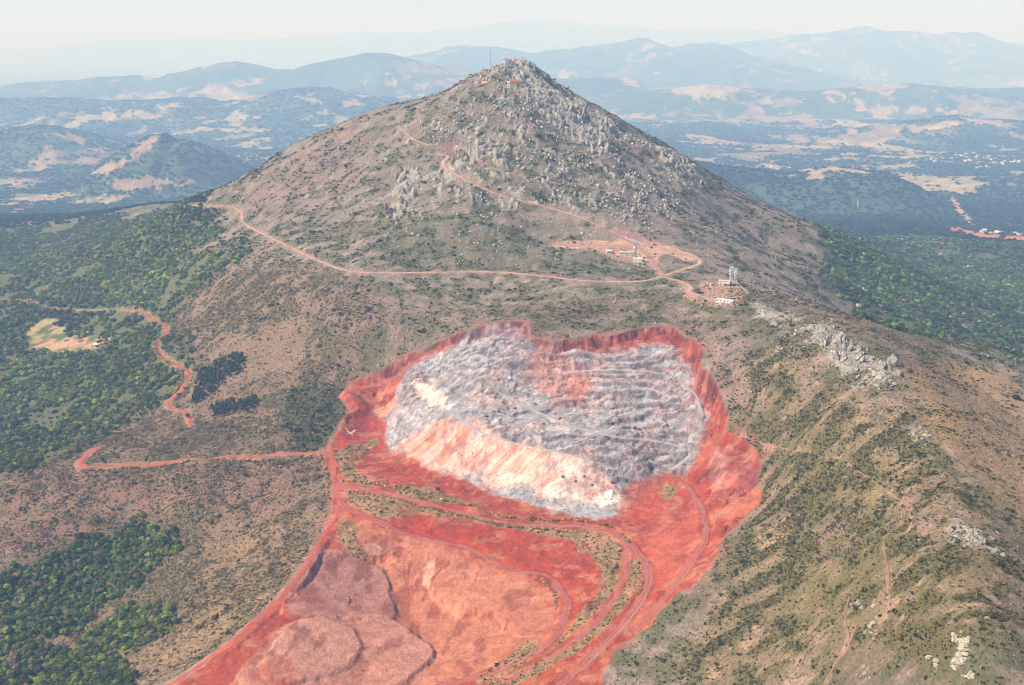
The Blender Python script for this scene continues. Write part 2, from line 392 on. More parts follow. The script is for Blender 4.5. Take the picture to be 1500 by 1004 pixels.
xn, yn = Xf[nearm], Yf[nearm]
wx_ = 9*fbm(xn, yn, 40, 3, 18); wy_ = 9*fbm(xn, yn, 40, 3, 19)
rib = 0.62*ridged(th[nearm]*230 + wx_, rad_[nearm]*0.34 + wy_, 46, 4, 12) + 0.38*ridged(xn, yn, 26, 4, 13)
cv1, ce1 = cells(xn + 0.25*yn, yn, 12.5, 1); cv2, ce2 = cells(xn, yn + 0.2*xn, 4.6, 2)
rib = rib + 0.14*(cv2 - 0.5) + 0.10*(cv1 - 0.5)
thr = 0.80 - zone_[nearm]
crag[nearm] = sstep(thr - 0.035, thr + 0.045, rib)*(zone_[nearm] > 0.0)
cval[nearm] = 0.55*cv1 + 0.45*cv2
hgt = np.where(yn > 1400, 1.0, 0.42)
crise[nearm] = crag[nearm]*(1.0 + 7.5*cv1*sstep(0.0, 0.5, rib - thr + 0.2) + 3.0*cv2)*hgt*sstep(-.05, .35, zone_[nearm] + .05)
rough = near*(0.4 + 1.0*rock)
rel = rough*(4.5*fbm(Xf, Yf, 70, 4, 8) + 6.0*rock*(ridged(Xf, Yf, 48, 4, 2) - 0.42) + 0.9*fbm(Xf, Yf, 12, 3, 9)) + crise
# gullies running down the flanks
gul = ridged(Xf*1.0, Yf*0.35, 90, 3, 6)
gull = sstep(0.62, 0.95, gul); rel -= near*2.0*gull
keep = sstep(-2.0, 14.0, -dpit)
rel *= np.where(dpit > -20, keep, 1)
Z = Z + rel

# quarry hollow
zi = zi0.copy()
UPPER = [(505,575),(600,525),(690,488),(765,474),(790,500),(900,492),(985,485),(1040,540),(1062,630),(1114,690),(1100,745),(1040,745),(1010,690),(960,690),(920,735),(860,730),(780,722),(700,700),(600,668),(570,640),(600,590)]
LOWER = [(470,800),(540,800),(640,800),(760,850),(820,890),(800,930),(700,985),(640,1010),(260,1010),(400,890)]
up_m = mask(UPPER, 6, 4, 20, 11)[pm]
lo_m = mask(LOWER, 6, 3, 20, 12)[pm]
# benches across the back and east walls
BENCH = [(790,500),(900,492),(985,485),(1040,540),(1062,630),(1050,660),(1000,640),(960,580),(880,560),(800,545)]
be_m = mask(BENCH, 8, 4, 25, 13)[pm]
hb = 7.5; q = (zi + 3.0*fbm(xp, yp, 80, 3, 14) + 1.3*fbm(xp, yp, 14, 4, 141))/hb; fq = q - np.floor(q)
BN2 = [(560,590),(620,535),(690,500),(770,480),(790,505),(985,490),(1050,570),(1050,650),(1000,690),(930,680),(860,665),(780,650),(700,630),(650,600),(600,610)]
bn2 = mask(BN2, 8, 5, 25, 142)[pm]
zi = zi + np.maximum(be_m, 0.75*bn2)*(0.35 + 0.45*sstep(-0.3, 0.5, fbm(xp, yp, 70, 3, 140)))*hb*(np.floor(q) + sstep(0.55, 0.88, fq) - q)
# furrows down the pale face
FACE = [(572,655),(650,612),(680,622),(720,642),(790,662),(860,678),(900,715),(870,735),(790,722),(720,703),(660,690),(600,670)]
fc = mask(FACE, 5, 3, 15, 15)[pm]
a0 = world([(712,645),(648,700)])[:, :2]; dv = a0[1] - a0[0]; dv /= np.linalg.norm(dv)
along = xp*dv[0] + yp*dv[1]; across = -xp*dv[1] + yp*dv[0]
zi = zi + fc*(1.0*fbm(across + 1.5*fbm(xp, yp, 18, 3, 160), along*0.14, 9, 5, 16) + 0.6*fbm(xp, yp, 9, 4, 17))
# tumbled blocks over the grey floor, loose earth elsewhere
qv1, qe1 = cells(xp + 2*fbm(xp, yp, 9, 2, 181), yp, 6.0, 5); qv2, qe2 = cells(xp, yp, 2.7, 6)
heap = sstep(-0.25, 0.45, fbm(xp, yp, 42, 4, 19))
led = fbm(xp*0.35, yp, 20, 4, 182)                      # ledges and heaps running across the floor
zi = zi + up_m*(1 - 0.85*fc)*(heap*(2.3*qv1*qv1 + 1.0*qv2) + 0.3*qv2 + 2.2*fbm(xp, yp, 30, 4, 20) + 3.0*sstep(0.0, 0.10, led) - 1.5)
zi = zi + (1 - up_m)*(1 - 0.65*lo_m)*(1.4*fbm(xp, yp, 25, 5, 22) + (1 - lo_m)*1.8*(ridged(xp, yp*0.6, 20, 4, 24) - 0.4) + 0.35*fbm(xp, yp, 6, 3, 23) + 0.15*(rng.random(len(xp)) - 0.5))
# tailings platforms in the lower pit, edges as banks
PLAT = [([(440,822),(480,806),(500,806),(560,824),(572,850),(588,890),(575,905),(530,905),(470,908),(425,908),(412,880)], 3.4),
        ([(475,905),(530,898),(585,898),(625,930),(643,955),(600,990),(560,1010),(380,1010),(400,950),(440,915)], 3.8),
        ([(420,912),(500,908),(530,935),(525,965),(500,985),(440,1010),(330,1010),(370,960)], 2.6)]
for k, (p, h) in enumerate(PLAT):
    mm = mask(p, 2.4, 4.0, 24, 30 + k)[pm]
    zi = zi + h*mm
# the lower floor lies under a crumbling scarp
BASIN = [(500,812),(560,812),(600,828),(640,858),(665,888),(720,900),(765,930),(720,975),(640,1015),(300,1015),(400,910),(450,850)]
bs = mask(BASIN, 4.5, 7, 26, 41)[pm]
edge = 4*bs*(1 - bs)
bx = world([(440,890),(545,890)]); fade = sstep(bx[0][0], bx[1][0], xp)
zi = zi - 7.0*bs*fade + edge*fade*(6.5*ridged(xp, yp, 13, 3, 7) - 2.0)
# crumbling bank between the haul road and the lower floor
BANK = [(535,795),(600,800),(690,820),(720,850),(640,850),(620,880),(590,860),(560,815)]
bk = mask(BANK, 6, 4, 15, 40)[pm]
zi = zi + bk*(3.2*ridged(xp, yp, 12, 3, 4) - 1.0)
Z[pm] = Z[pm]*(1 - w) + zi*w

# cut the roads into the slope
road_near = np.zeros(Xf.shape, np.float32)
for (nm, hw, mk, pts), L in zip(ROADS, road_lines):
    idx, d, h = linedist(L, Xf, Yf, hw + 9)
    ft = nm == 'foot_path'
    lg = nm == 'quarry_ledge'; ft = ft or lg
    wv = sstep(hw + (2.5 if ft else 7.0), hw + (0.6 if ft else 1.2), d)
    Z[idx] = Z[idx]*(1 - wv) + h*wv
    road_near[idx] = np.maximum(road_near[idx], sstep(hw + (1.5 if ft else 6), hw + (0.2 if ft else 1.5), d + 1.5*fbm(Xf[idx], Yf[idx], 8, 3, 199)))
Z = Z.reshape(NR, NU)

def ground(x, y): return gsample(Z, x, y)

def drop(px, py):
    """points of the finished ground seen at these photo positions"""
    return hit(lambda a, b: ground(a, b), px, py, 360, 30000, 4000)

# ------------------------------------------------------------------ ground colours (albedo of earth, scrub, rock, crops), by region
K = 0.82
def c(r, g, b, k=K): return lin(r, g, b)*k
N = Xf.size
Zf = Z.ravel()
sl_y = np.gradient(Z, axis=0)/np.gradient(Y, axis=0)
sl_x = np.gradient(Z, axis=1)/np.gradient(X, axis=1)
slope = np.sqrt(sl_x**2 + sl_y**2).ravel()
C = np.zeros((N, 3), np.float32)
def lay(colr, m):
    global C
    m = np.asarray(m, np.float32)[:, None]
    C = C*(1 - m) + np.asarray(colr, np.float32)*m
n_big = fbm(Xf, Yf, 180, 4, 50); n_mid = fbm(Xf, Yf, 38, 4, 51); n_fine = fbm(Xf, Yf, 9, 3, 52); n_px = rng.random(N).astype(np.float32)
n_pat = fbm(Xf, Yf, 17, 5, 53, 0.62) + 0.30*(n_px - 0.5)
# scrubby mountain ground: pinkish gravel with olive heath
clump = 0.15 + sstep(-0.3, 0.45, 0.7*fbm(Xf, Yf, 13, 4, 420) + 0.55*n_mid + 0.12*gull + 0.35*n_big)
C[:] = c(138,121,106)
lay(c(112,96,76), 0.7*sstep(-0.2, 0.6, n_mid))
lay(c(98,97,62), sstep(-0.14, 0.2, n_pat + 0.35*n_big)*0.8)
lay(c(176,150,138), 0.6*sstep(0.25, 0.6, n_fine)*sstep(0.0, 0.4, -n_pat))
# rock ground
lay(c(120,112,96), rock*0.5*sstep(-0.1, 0.3, n_fine)); lay(c(92,92,56), rock*0.55*sstep(0.0, 0.3, n_pat))
# left brown scrub slope
LEFTS = [(310,400),(500,400),(560,470),(520,560),(495,640),(470,700),(480,760),(440,845),(240,1004),(0,1004),(0,690),(110,660),(200,600),(225,530),(240,450)]
lm = mask(LEFTS, 25, 12, 60, 60)
lay(c(138,110,86), lm*0.75); lay(c(106,98,62), lm*0.7*sstep(0.3, 1.0, clump))
PINK = [(0,690),(120,690),(300,680),(440,672),(470,690),(440,740),(300,760),(210,760),(100,810),(0,860)]
lay(c(150,108,94), mask(PINK, 15, 10, 40, 61)*0.7*sstep(-0.6, 0.2, n_fine))
BOWL = [(480,740),(440,840),(340,940),(240,1004),(170,1004),(200,960),(290,900),(290,840),(330,800),(400,760)]
lay(c(160,128,94), mask(BOWL, 15, 8, 30, 62)*0.65*sstep(-0.6, 0.2, n_fine))
# right side: tan grass spur, olive ridge
TAN = [(1300,545),(1400,520),(1520,560),(1560,800),(1480,760),(1400,690),(1340,600)]
lay(c(168,134,94), mask(TAN, 20, 10, 40, 63)*0.85)
RID = [(1120,500),(1300,580),(1420,720),(1500,800),(1520,1010),(1150,1010),(1000,1010),(1060,830),(1120,760),(1070,620),(1050,540)]
rm = mask(RID, 20, 12, 50, 64)
lay(c(136,115,84), rm*0.75); lay(c(94,88,46), rm*0.75*sstep(-0.1, 0.12, n_pat + 0.25*n_mid)); lay(c(178,142,116), rm*0.6*sstep(0.2, 0.5, n_fine)*sstep(0.1, -0.2, n_pat))
OLV = [(1150,640),(1250,640),(1330,740),(1310,860),(1240,900),(1130,880),(1180,760)]
lay(c(112,104,54), mask(OLV, 20, 15, 40, 65)*0.55)
PPINK = [([(990,470),(1090,470),(1100,520),(1080,620),(1060,600),(1040,540),(1020,500)],.75),([(1190,740),(1240,720),(1260,800),(1200,840)],.6),([(420,430),(620,440),(560,480),(470,500)],.5),([(260,372),(350,345),(400,350),(410,372),(330,405),(300,380)],.85),([(480,190),(420,240),(340,300),(440,330),(520,280),(560,200)],.6),([(655,205),(690,215),(760,255),(700,262),(645,232)],.5),([(1290,710),(1340,720),(1370,780),(1340,790)],.6),([(500,430),(640,440),(760,470),(690,482),(600,515),(560,470)],.6)]
for k, (p, a) in enumerate(PPINK): lay(c(150,120,112), a*mask(p, 10, 10, 25, 70 + k)*sstep(-0.5, 0.3, n_fine))
YARD = [([(803,357),(830,353),(880,352),(930,349),(985,362),(1012,372),(1026,380),(1010,384),(975,372),(962,380),(966,398),(950,394),(935,388),(905,380),(885,376),(862,368),(815,365)],(200,156,132),.85),
 ([(1018,413),(1050,410),(1080,410),(1098,432),(1075,446),(1050,448),(1032,438)],(196,148,122),.7), ([(1000,418),(1016,420),(1014,436),(1060,446),(1050,450),(1004,436)],(198,150,126),.6), ([(690,118),(706,112),(724,112),(722,119),(705,121)],(206,164,134),.8), ([(640,226),(660,205),(672,212),(660,232)],(128,86,92),.7), ([(806,402),(832,398),(834,406),(812,407)],(118,88,96),.7), ([(880,335),(905,332),(960,352),(985,362),(940,360),(915,350)],(168,124,118),.7)]
for k, (p, cc, a) in enumerate(YARD): lay(c(*cc), a*mask(p, 3, 4, 12, 400 + k))
# greener patches
GRN = [([(420,568),(500,565),(515,585),(480,650),(470,660),(430,655),(412,610)],.8),([(560,330),(720,320),(800,350),(860,390),(640,395),(560,380)],.35),([(840,360),(960,380),(970,405),(840,405)],.4),([(1060,440),(1160,470),(1130,530),(1090,500)],.5)]
for k, (p, a) in enumerate(GRN): lay(c(74,84,42), a*mask(p, 8, 6, 20, 80 + k))
GULC = near*gull*sstep(-0.3, 0.3, n_mid)
lay(c(84,86,48), GULC*0.25*(dpit < -4))
lay(c(168,160,150)*(1), crag*0.0); C = C*(1 - crag[:, None]) + (c(158,149,137)*(0.66 + 0.6*cval)[:, None])*crag[:, None]
# forest floors
FORL = [(-60,335),(120,325),(250,308),(300,306),(322,330),(308,352),(262,372),(350,368),(340,385),(300,420),(262,455),(240,480),(270,540),(262,580),(210,605),(150,630),(130,655),(60,680),(-60,705)]
FORR = [(1205,340),(1300,345),(1400,352),(1560,360),(1560,560),(1500,540),(1440,508),(1400,494),(1350,494),(1300,485),(1240,450),(1215,420),(1198,375)]
WOOD = [(-60,855),(30,835),(120,790),(180,775),(208,752),(225,765),(232,780),(270,800),(255,815),(220,830),(200,862),(150,890),(110,930),(60,940),(-60,960)]
WOOD2 = [(130,925),(180,895),(225,895),(265,905),(255,920),(205,950),(160,955),(110,960)]
WOOD3 = [(-60,950),(60,945),(130,955),(190,965),(180,985),(200,1015),(-60,1015)]
GRV = [(270,575),(285,550),(320,530),(345,520),(356,532),(345,545),(310,565),(290,588),(272,590)]
forL, forR, wood, wood2, wood3 = mask(FORL, 34, 24, 80, 90), mask(FORR, 28, 26, 80, 91), mask(WOOD, 4, 4, 15, 92), mask(WOOD2, 4, 4, 15, 93), mask(WOOD3, 4, 4, 15, 94)
CLEAR = [(40,480),(75,462),(88,478),(100,492),(165,492),(170,500),(140,512),(100,520),(75,520),(45,505)]
clr = mask(CLEAR, 6, 8, 20, 95)
fl0 = np.maximum.reduce([forL, forR, wood, wood2, wood3])*near; fl = fl0
lay(c(92,96,56), fl*0.85)
lay(c(176,158,108), clr*0.8*sstep(-0.4, 0.2, n_mid)); lay(c(206,150,116), clr*0.8*sstep(0.2, 0.45, fbm(Xf, Yf, 25, 3, 96)))
RC = [(262,293),(285,287),(290,292),(265,300)]
lay(c(190,100,84), mask(RC, 3, 2, 10, 97)*0.9)

# ---- far country: woods, crops, red earth
far = sstep(2500, 3200, Yf)
n1 = fbm(Xf, Yf, 900, 5, 100); n2 = fbm(Xf, Yf, 380, 4, 101); n3 = fbm(Xf, Yf*0.6, 1500, 4, 102); n4 = fbm(Xf, Yf, 120, 3, 103)
farcol = np.zeros((N, 3), np.float32); farcol[:] = c(70,88,62)
def flay(colr, m):
    global farcol
    m = np.asarray(m, np.float32)[:, None]; farcol = farcol*(1 - m) + np.asarray(colr, np.float32)*m
flay(c(48,66,46), 0.8*sstep(-0.1, 0.4, n2)); flay(c(98,106,72), 0.6*sstep(0.15, 0.6, n4 + 0.4*n1))
n5 = fbm(Xf, Yf, 200, 5, 105, 0.6); rgt = 0.09*sstep(300, 1800, Xf)*sstep(10500, 8500, Yf)
flay(c(180,156,120), sstep(0.44, 0.50, n1*0.4 + 0.7*n5 + 0.10*n3 + rgt + 0.05)*sstep(4500, 6500, Yf)*0.8)
flay(c(160,134,104), sstep(0.46, 0.52, n3*0.4 + 0.6*n2 - 0.4*n5 + rgt)*sstep(5000, 8000, Yf)*0.7)
C = C*(1 - far[:, None]) + farcol*far[:, None]
# named fields (photo centre, half size, colour)
FIELDS = [(1030,150,60,9,'t'),(960,172,50,8,'t'),(1090,165,60,10,'t'),(1180,150,70,9,'t'),(1230,135,35,5,'t'),(1320,130,28,7,'t'),(1060,205,70,9,'t'),(1010,188,60,9,'t'),(910,180,28,10,'t'),(1190,216,35,7,'t'),(1230,212,18,9,'t'),
 (1340,188,35,4,'t'),(1450,180,45,7,'t'),(1385,182,45,4,'t'),(1370,268,74,17,'t'),(1470,258,22,10,'t'),(1355,130,25,4,'t'),(1290,103,18,5,'t'),(1330,102,25,4,'t'),(1120,91,25,3,'t'),(1255,96,18,8,'t'),(940,102,50,5,'t'),(830,107,25,6,'t'),(800,104,20,5,'t'),(920,138,20,7,'t'),
 (145,145,28,6,'t'),(140,162,12,6,'t'),(340,138,38,5,'t'),(270,120,40,4,'t'),(590,102,22,5,'t'),(670,101,14,4,'t'),(590,120,35,6,'t'),(545,150,35,7,'t'),(520,140,25,6,'t'),(640,117,20,4,'t'),(300,190,40,5,'t'),(350,181,20,9,'t'),(250,183,20,6,'t'),(230,155,25,4,'t'),(70,90,30,4,'t'),(130,100,20,3,'t'),
 (150,292,40,5,'t'),(60,290,50,7,'t'),(200,272,50,6,'p'),(150,250,35,6,'p'),(60,240,30,12,'p'),(80,228,20,8,'p'),(130,235,20,6,'p'),(30,265,30,8,'p'),(240,268,40,6,'p'),(370,208,25,5,'t'),(10,300,20,5,'t'),(100,200,40,4,'p'),(210,215,20,10,'p'),
 (1130,243,20,4,'t'),(1420,128,40,5,'t'),(1480,118,30,4,'t'),(1440,146,40,4,'t'),(1150,180,60,8,'p'),(1260,168,50,8,'t'),(1310,160,40,8,'t')]
fx = world([(f[0], f[1]) for f in FIELDS], n=2500); fyu = world([(f[0], f[1] - f[3]) for f in FIELDS], n=2500); fyd = world([(f[0], f[1] + f[3]) for f in FIELDS], n=2500)
for k, f in enumerate(FIELDS):
    if f[1] < 116 and f[0] > 780: continue
    cx, cy, cz = fx[k]; rx = 0.85*f[2]/FPX*math.hypot(cy, cz); ry = max(40, min(abs(fyu[k][1] - fyd[k][1])/2, 1.8*rx))
    m = np.nonzero((np.abs(Xf - cx) < rx*1.7) & (np.abs(Yf - cy) < ry*1.7) & (Yf > 3300))[0]
    if not len(m): continue
    e = np.sqrt(((Xf[m] - cx)/rx)**2 + ((Yf[m] - cy)/ry)**2) + 0.95*fbm(Xf[m], Yf[m]*0.8, max(rx, ry)*0.45, 5, 110 + k, 0.65)
    a = (sstep(0.92, 0.80, e)*0.88)[:, None]
    cc = c(182,158,124) if f[4] == 't' else c(164,132,108)
    tone = (0.95 + 0.25*fbm(Xf[m], Yf[m], rx*0.35, 4, 111))[:, None]
    C[m] = C[m]*(1 - a) + cc*tone*a
STRIP_RED = [(1385,331),(1440,335),(1520,344),(1520,356),(1440,350),(1395,341)]
sr = mask(STRIP_RED, 12, 10, 40, 149, 2500)[:, None]*0.9; C = C*(1 - sr) + c(204,122,88)*sr
CUT = [(1388,288),(1398,288),(1432,330),(1425,332)]
sr = mask(CUT, 6, 4, 40, 148, 2500)[:, None]*0.85; C = C*(1 - sr) + c(196,150,116)*sr
# dark patches: cloud shadows painted into the ground colour, along with dark woods
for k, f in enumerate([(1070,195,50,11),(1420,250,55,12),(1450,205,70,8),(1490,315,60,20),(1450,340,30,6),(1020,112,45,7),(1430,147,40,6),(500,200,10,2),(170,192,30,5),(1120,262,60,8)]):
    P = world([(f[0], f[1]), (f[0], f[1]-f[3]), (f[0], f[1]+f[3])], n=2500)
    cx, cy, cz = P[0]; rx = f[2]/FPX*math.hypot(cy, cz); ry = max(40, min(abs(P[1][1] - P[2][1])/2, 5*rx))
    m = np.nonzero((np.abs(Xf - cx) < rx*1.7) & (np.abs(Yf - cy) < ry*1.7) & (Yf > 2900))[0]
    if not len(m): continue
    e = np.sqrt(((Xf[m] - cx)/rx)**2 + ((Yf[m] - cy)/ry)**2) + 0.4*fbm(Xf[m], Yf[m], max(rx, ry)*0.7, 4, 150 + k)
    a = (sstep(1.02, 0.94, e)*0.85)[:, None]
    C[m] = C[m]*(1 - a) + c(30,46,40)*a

# ---- quarry colours
pz = sstep(0.0, 2.0, dpit + 4.0*fbm(Xf, Yf, 30, 3, 5) + 2.6*fbm(Xf, Yf, 9, 3, 6) + 1.2*n_fine)
QC = np.zeros((N, 3), np.float32)
qi = np.nonzero(dpit > -9)[0]
qx, qy, qs = Xf[qi], Yf[qi], slope[qi]
q = np.zeros((len(qi), 3), np.float32)
def ql(colr, m):
    global q
    m = np.asarray(m, np.float32)[:, None]; q = q*(1 - m) + np.asarray(colr, np.float32)*m
def qm(p, soft, wob_, ws, seed): return mask(p, soft, wob_, ws, seed)[qi]
g1 = fbm(qx, qy, 30, 4, 160); g2 = fbm(qx, qy, 9, 4, 161); g3 = fbm(qx, qy, 3.5, 2, 162); g4 = fbm(qx, qy, 60, 3, 163)
q[:] = c(198,76,52)
ql(c(216,118,88), 0.75*sstep(-0.1, 0.5, g1)); ql(c(164,62,46), 0.6*sstep(0.1, 0.6, -g1 + 0.5*g2)); ql(c(222,132,112), 0.4*sstep(0.3, 0.7, g2))
GREY = [(567,648),(558,612),(575,570),(608,530),(685,491),(742,473),(768,473),(770,500),(800,520),(870,522),(940,508),(985,502),(1012,514),(1036,560),(1048,605),(1026,650),(985,690),(950,702),(905,750),(895,758),(850,752),(780,735),(720,706),(650,690),(590,668)]
fcq = qm(FACE, 8, 8, 14, 200)
grey = qm(GREY, 7, 14, 30, 170)*(1 - 0.9*fcq)
rub = sstep(-0.25, 0.35, g2 + 0.5*g1)
ql(c(166,161,163), grey*0.95); ql(c(176,172,172), grey*0.6*sstep(0.0, 0.5, g1 + 0.4*g3)); ql(c(188,150,144), grey*0.65*sstep(0.05, 0.5, -g1 + 0.4*g2)); ql(c(112,102,106), grey*0.6*sstep(0.25, 0.5, -g2 + 0.3*g3)); ql(c(214,204,198), grey*0.3*sstep(0.35, 0.7, g2))
ql(c(206,150,128), grey*0.45*sstep(0.45, 0.7, fbm(qx, qy, 24, 3, 171)))
al = qx*dv[0] + qy*dv[1]; ac = -qx*dv[1] + qy*dv[0]
sg = fbm(ac + 2*g2, al*0.12, 4.5, 4, 167); ql(c(132,124,128), grey*0.5*sstep(0.1, 0.5, sg)); ql(c(200,194,194), grey*0.4*sstep(0.2, 0.6, -sg))
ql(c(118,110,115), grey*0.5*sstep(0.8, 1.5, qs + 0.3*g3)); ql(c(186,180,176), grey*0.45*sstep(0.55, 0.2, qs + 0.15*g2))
PATCH = [  # outline, colour, strength, softness, wobble
 (FACE, (238,198,178), .9, 8, 8),
 ([(585,655),(650,614),(668,618),(640,660),(600,668)], (224,130,106), .55, 6, 5),
 ([(720,655),(800,672),(880,690),(900,716),(870,735),(790,722),(730,706)], (240,224,206), .75, 9, 9),
 ([(800,712),(870,708),(900,722),(905,736),(860,738),(800,728)], (252,244,230), .9, 5, 5),
 ([(640,640),(700,640),(720,690),(660,688)], (234,196,180), .6, 8, 8),
 ([(597,566),(615,556),(650,578),(662,600),(640,600),(620,590)], (244,210,190), .85, 3, 4),
 ([(560,640),(600,590),(640,596),(650,612),(600,640),(572,652)], (176,166,168), .8, 4, 4),
 ([(545,625),(560,615),(585,590),(575,585),(545,600)], (232,168,140), .7, 3, 3),
 ([(778,500),(815,522),(848,522),(862,545),(868,556),(852,580),(838,592),(800,572),(772,535)], (196,124,104), .6, 10, 16),
 ([(850,545),(866,550),(862,570),(845,582),(838,570)], (210,124,96), .55, 6, 9),
 ([(776,494),(850,498),(930,486),(990,486),(1010,500),(1000,508),(960,500),(900,506),(840,516),(790,512)], (196,72,48), .9, 3, 3),
 ([(700,486),(745,474),(772,472),(776,500),(750,500),(742,486),(700,500)], (140,92,104), .55, 4, 4),
 ([(520,560),(600,522),(690,485),(700,489),(615,528),(560,568),(520,592)], (160,78,80), .6, 3, 5),
 ([(1000,490),(1034,515),(1032,530),(1060,580),(1062,625),(1050,640),(1036,610),(1030,570),(1012,530)], (196,68,46), .9, 3, 3),
 ([(960,478),(1000,486),(1012,505),(990,510),(965,492)], (120,54,60), .7, 3, 3),
 ([(1085,650),(1116,680),(1110,712),(1085,715),(1060,690)], (140,78,88), .6, 4, 5),
 ([(1050,640),(1085,655),(1090,690),(1060,720),(1030,690),(1035,655)], (202,84,66), .7, 5, 5),
 ([(1085,715),(1112,710),(1112,738),(1070,770),(1050,770)], (226,120,98), .7, 4, 5),
 ([(1040,665),(1056,660),(1068,690),(1050,730),(1036,700)], (178,156,160), .55, 4, 5),
 ([(915,715),(950,698),(985,700),(1000,720),(950,770),(900,770)], (204,84,66), .85, 4, 4),
 ([(490,650),(515,615),(560,610),(568,640),(530,655),(500,668)], (192,64,44), .9, 3, 2),
 ([(530,612),(560,608),(572,615),(560,638),(545,630)], (204,74,54), .6, 3, 2),
 ([(800,733),(860,740),(900,748),(890,762),(840,756)], (176,170,176), .8, 4, 4),
 ([(745,712),(765,708),(780,722),(775,735)], (150,150,160), .6, 3, 3),
 # lower pit
 ([(500,760),(560,772),(640,790),(720,840),(790,850),(820,895),(790,935),(720,975),(640,1010),(560,1010),(590,900),(560,830),(490,806)], (214,124,100), .9, 5, 4),
 ([(560,768),(620,755),(740,775),(835,790),(870,830),(880,865),(835,890),(815,850),(750,830),(680,800),(600,783)], (194,68,48), .9, 4, 3),
 ([(580,800),(690,815),(760,860),(800,890),(720,900),(640,850)], (222,128,106), .6, 6, 5),
 ([(530,795),(560,800),(555,815),(540,812)], (240,190,170), .8, 2, 2),
 ([(618,835),(640,815),(632,850),(622,855)], (244,196,160), .7, 2, 2),
 ([(650,875),(690,862),(680,895),(655,900)], (240,180,150), .5, 4, 4),
 ([(580,860),(640,940),(650,965),(620,1010),(720,980),(760,930),(700,870),(620,850)], (226,130,102), .65, 6, 5),
 (PLAT[0][0], (180,124,112), .92, 2.5, 1.6), (PLAT[1][0], (198,136,118), .9, 2.5, 1.6), (PLAT[2][0], (200,142,122), .85, 2.5, 1.6),
 ([(240,1010),(340,945),(400,895),(430,880),(400,940),(350,985),(330,1010)], (196,80,66), .8, 4, 3),
 ([(360,985),(420,965),(440,1000),(430,1010),(370,1010)], (200,90,78), .7, 4, 4),
 ([(940,790),(1000,740),(1030,760),(1020,800),(960,860),(930,900),(950,850)], (212,92,76), .7, 5, 5),
 ([(975,735),(1005,725),(985,760),(960,790)], (228,130,108), .6, 4, 4),
]
for k, (p, cc, a, so, wo) in enumerate(PATCH): ql(c(*cc), a*qm(p, so, wo, 14, 200 + k)*(0.82 + 0.18*sstep(-0.4, 0.3, g2)))
# streaks down the pale face
al = qx*dv[0] + qy*dv[1]; ac = -qx*dv[1] + qy*dv[0]
st = fbm(ac, al*0.10, 5, 4, 165)
fcq = qm(FACE, 4, 3, 14, 166)
ql(c(218,126,96), fcq*0.55*sstep(0.1, 0.45, st)); ql(c(200,176,170), fcq*0.5*sstep(0.2, 0.5, -st))
# strata on the back wall
bq = qm(BENCH, 8, 4, 25, 13); zz = Zf[qi] + 1.5*g1
ql(c(178,84,72), bq*0.3*sstep(-0.3, 0.4, g1 + g2)*sstep(0.25, 0.6, np.sin(zz*0.74 + g4*2))); ql(c(196,186,188), bq*0.3*sstep(-0.4, 0.3, g2 - 0.5*g1)*sstep(0.2, 0.7, np.sin(zz*0.74 + 2.4 + g4*3)))
# grassy strips left between the haul roads
STRIPS = [[(486,660),(520,655),(553,640),(557,650),(530,664),(518,690),(545,705),(540,718),(505,700),(494,680)],
 [(500,722),(560,726),(640,748),(720,766),(800,774),(850,777),(898,786),(912,800),(908,845),(895,875),(860,910),(825,940),(795,960),(790,965),(835,920),(850,895),(875,872),(884,845),(868,816),(846,803),(840,790),(760,776),(690,764),(600,752),(565,763),(522,744)],
 [(930,812),(942,838),(928,868),(900,908),(865,942),(845,955),(812,972),(765,1004),(700,1010),(745,990),(790,968),(850,940),(890,900),(915,860),(922,835)],
 [(768,937),(792,940),(782,964),(740,988),(695,1008),(700,992),(745,965)],
 [(498,760),(526,772),(520,790),(552,822),(530,816),(500,800),(492,778)],
 [(965,715),(985,708),(995,722),(975,738)],
 [(575,715),(600,712),(660,724),(690,738),(640,738),(580,724)]]
strip = np.zeros(N, np.float32)
for k, p in enumerate(STRIPS): strip = np.maximum(strip, mask(p, 1.6, 1.6, 8, 250 + k))
ql(c(168,140,96), strip[qi]*0.9); ql(c(112,98,60), strip[qi]*0.6*sstep(0.0, 0.4, g3))
# thin soil at the top of the walls, spills and ruts
UPRIM = [(545,560),(600,500),(690,465),(770,455),(785,485),(1000,465),(1070,560),(1070,640),(1020,570),(980,505),(800,518),(765,492),(690,505),(600,545)]
top = qm(UPRIM, 8, 3, 15, 292)*sstep(8.5, 2.5, dpit[qi] + 4*g2 + 2*g3)*sstep(-0.7, 0.1, g1 + 0.5*g2)*sstep(0.35, 0.8, qs)*sstep(-1, 1, dpit[qi])
ql(c(108,52,54), top*0.85)
ql(c(150,58,52), (1 - grey)*0.5*sstep(0.25, 0.55, fbm(qx, qy*0.5, 14, 4, 290))); ql(c(226,150,128), (1 - grey)*0.35*sstep(0.35, 0.6, fbm(qx*0.6, qy, 11, 4, 291)))
qvv1, _e = cells(qx + 2*fbm(qx, qy, 9, 2, 181), qy, 6.0, 5); qvv2, _e2 = cells(qx, qy, 2.7, 6)
q *= (1 + grey*(0.26*(qvv1 - 0.5) + 0.40*(qvv2 - 0.5) + 0.35*(rng.random(len(q)) - 0.5)) + (1 - grey)*0.16*(qvv2 - 0.5))[:, None]
stp = sstep(0.5, 1.0, qs); q *= (1 + stp*(0.36 - 0.26*fcq)*fbm(qx*0.5 + qy*0.3, Zf[qi]*1.1, 3.2, 4, 293))[:, None]
red = sstep(0.5, 0.75, (q[:, 0] - q[:, 1])/(q[:, 0] + 1e-4))
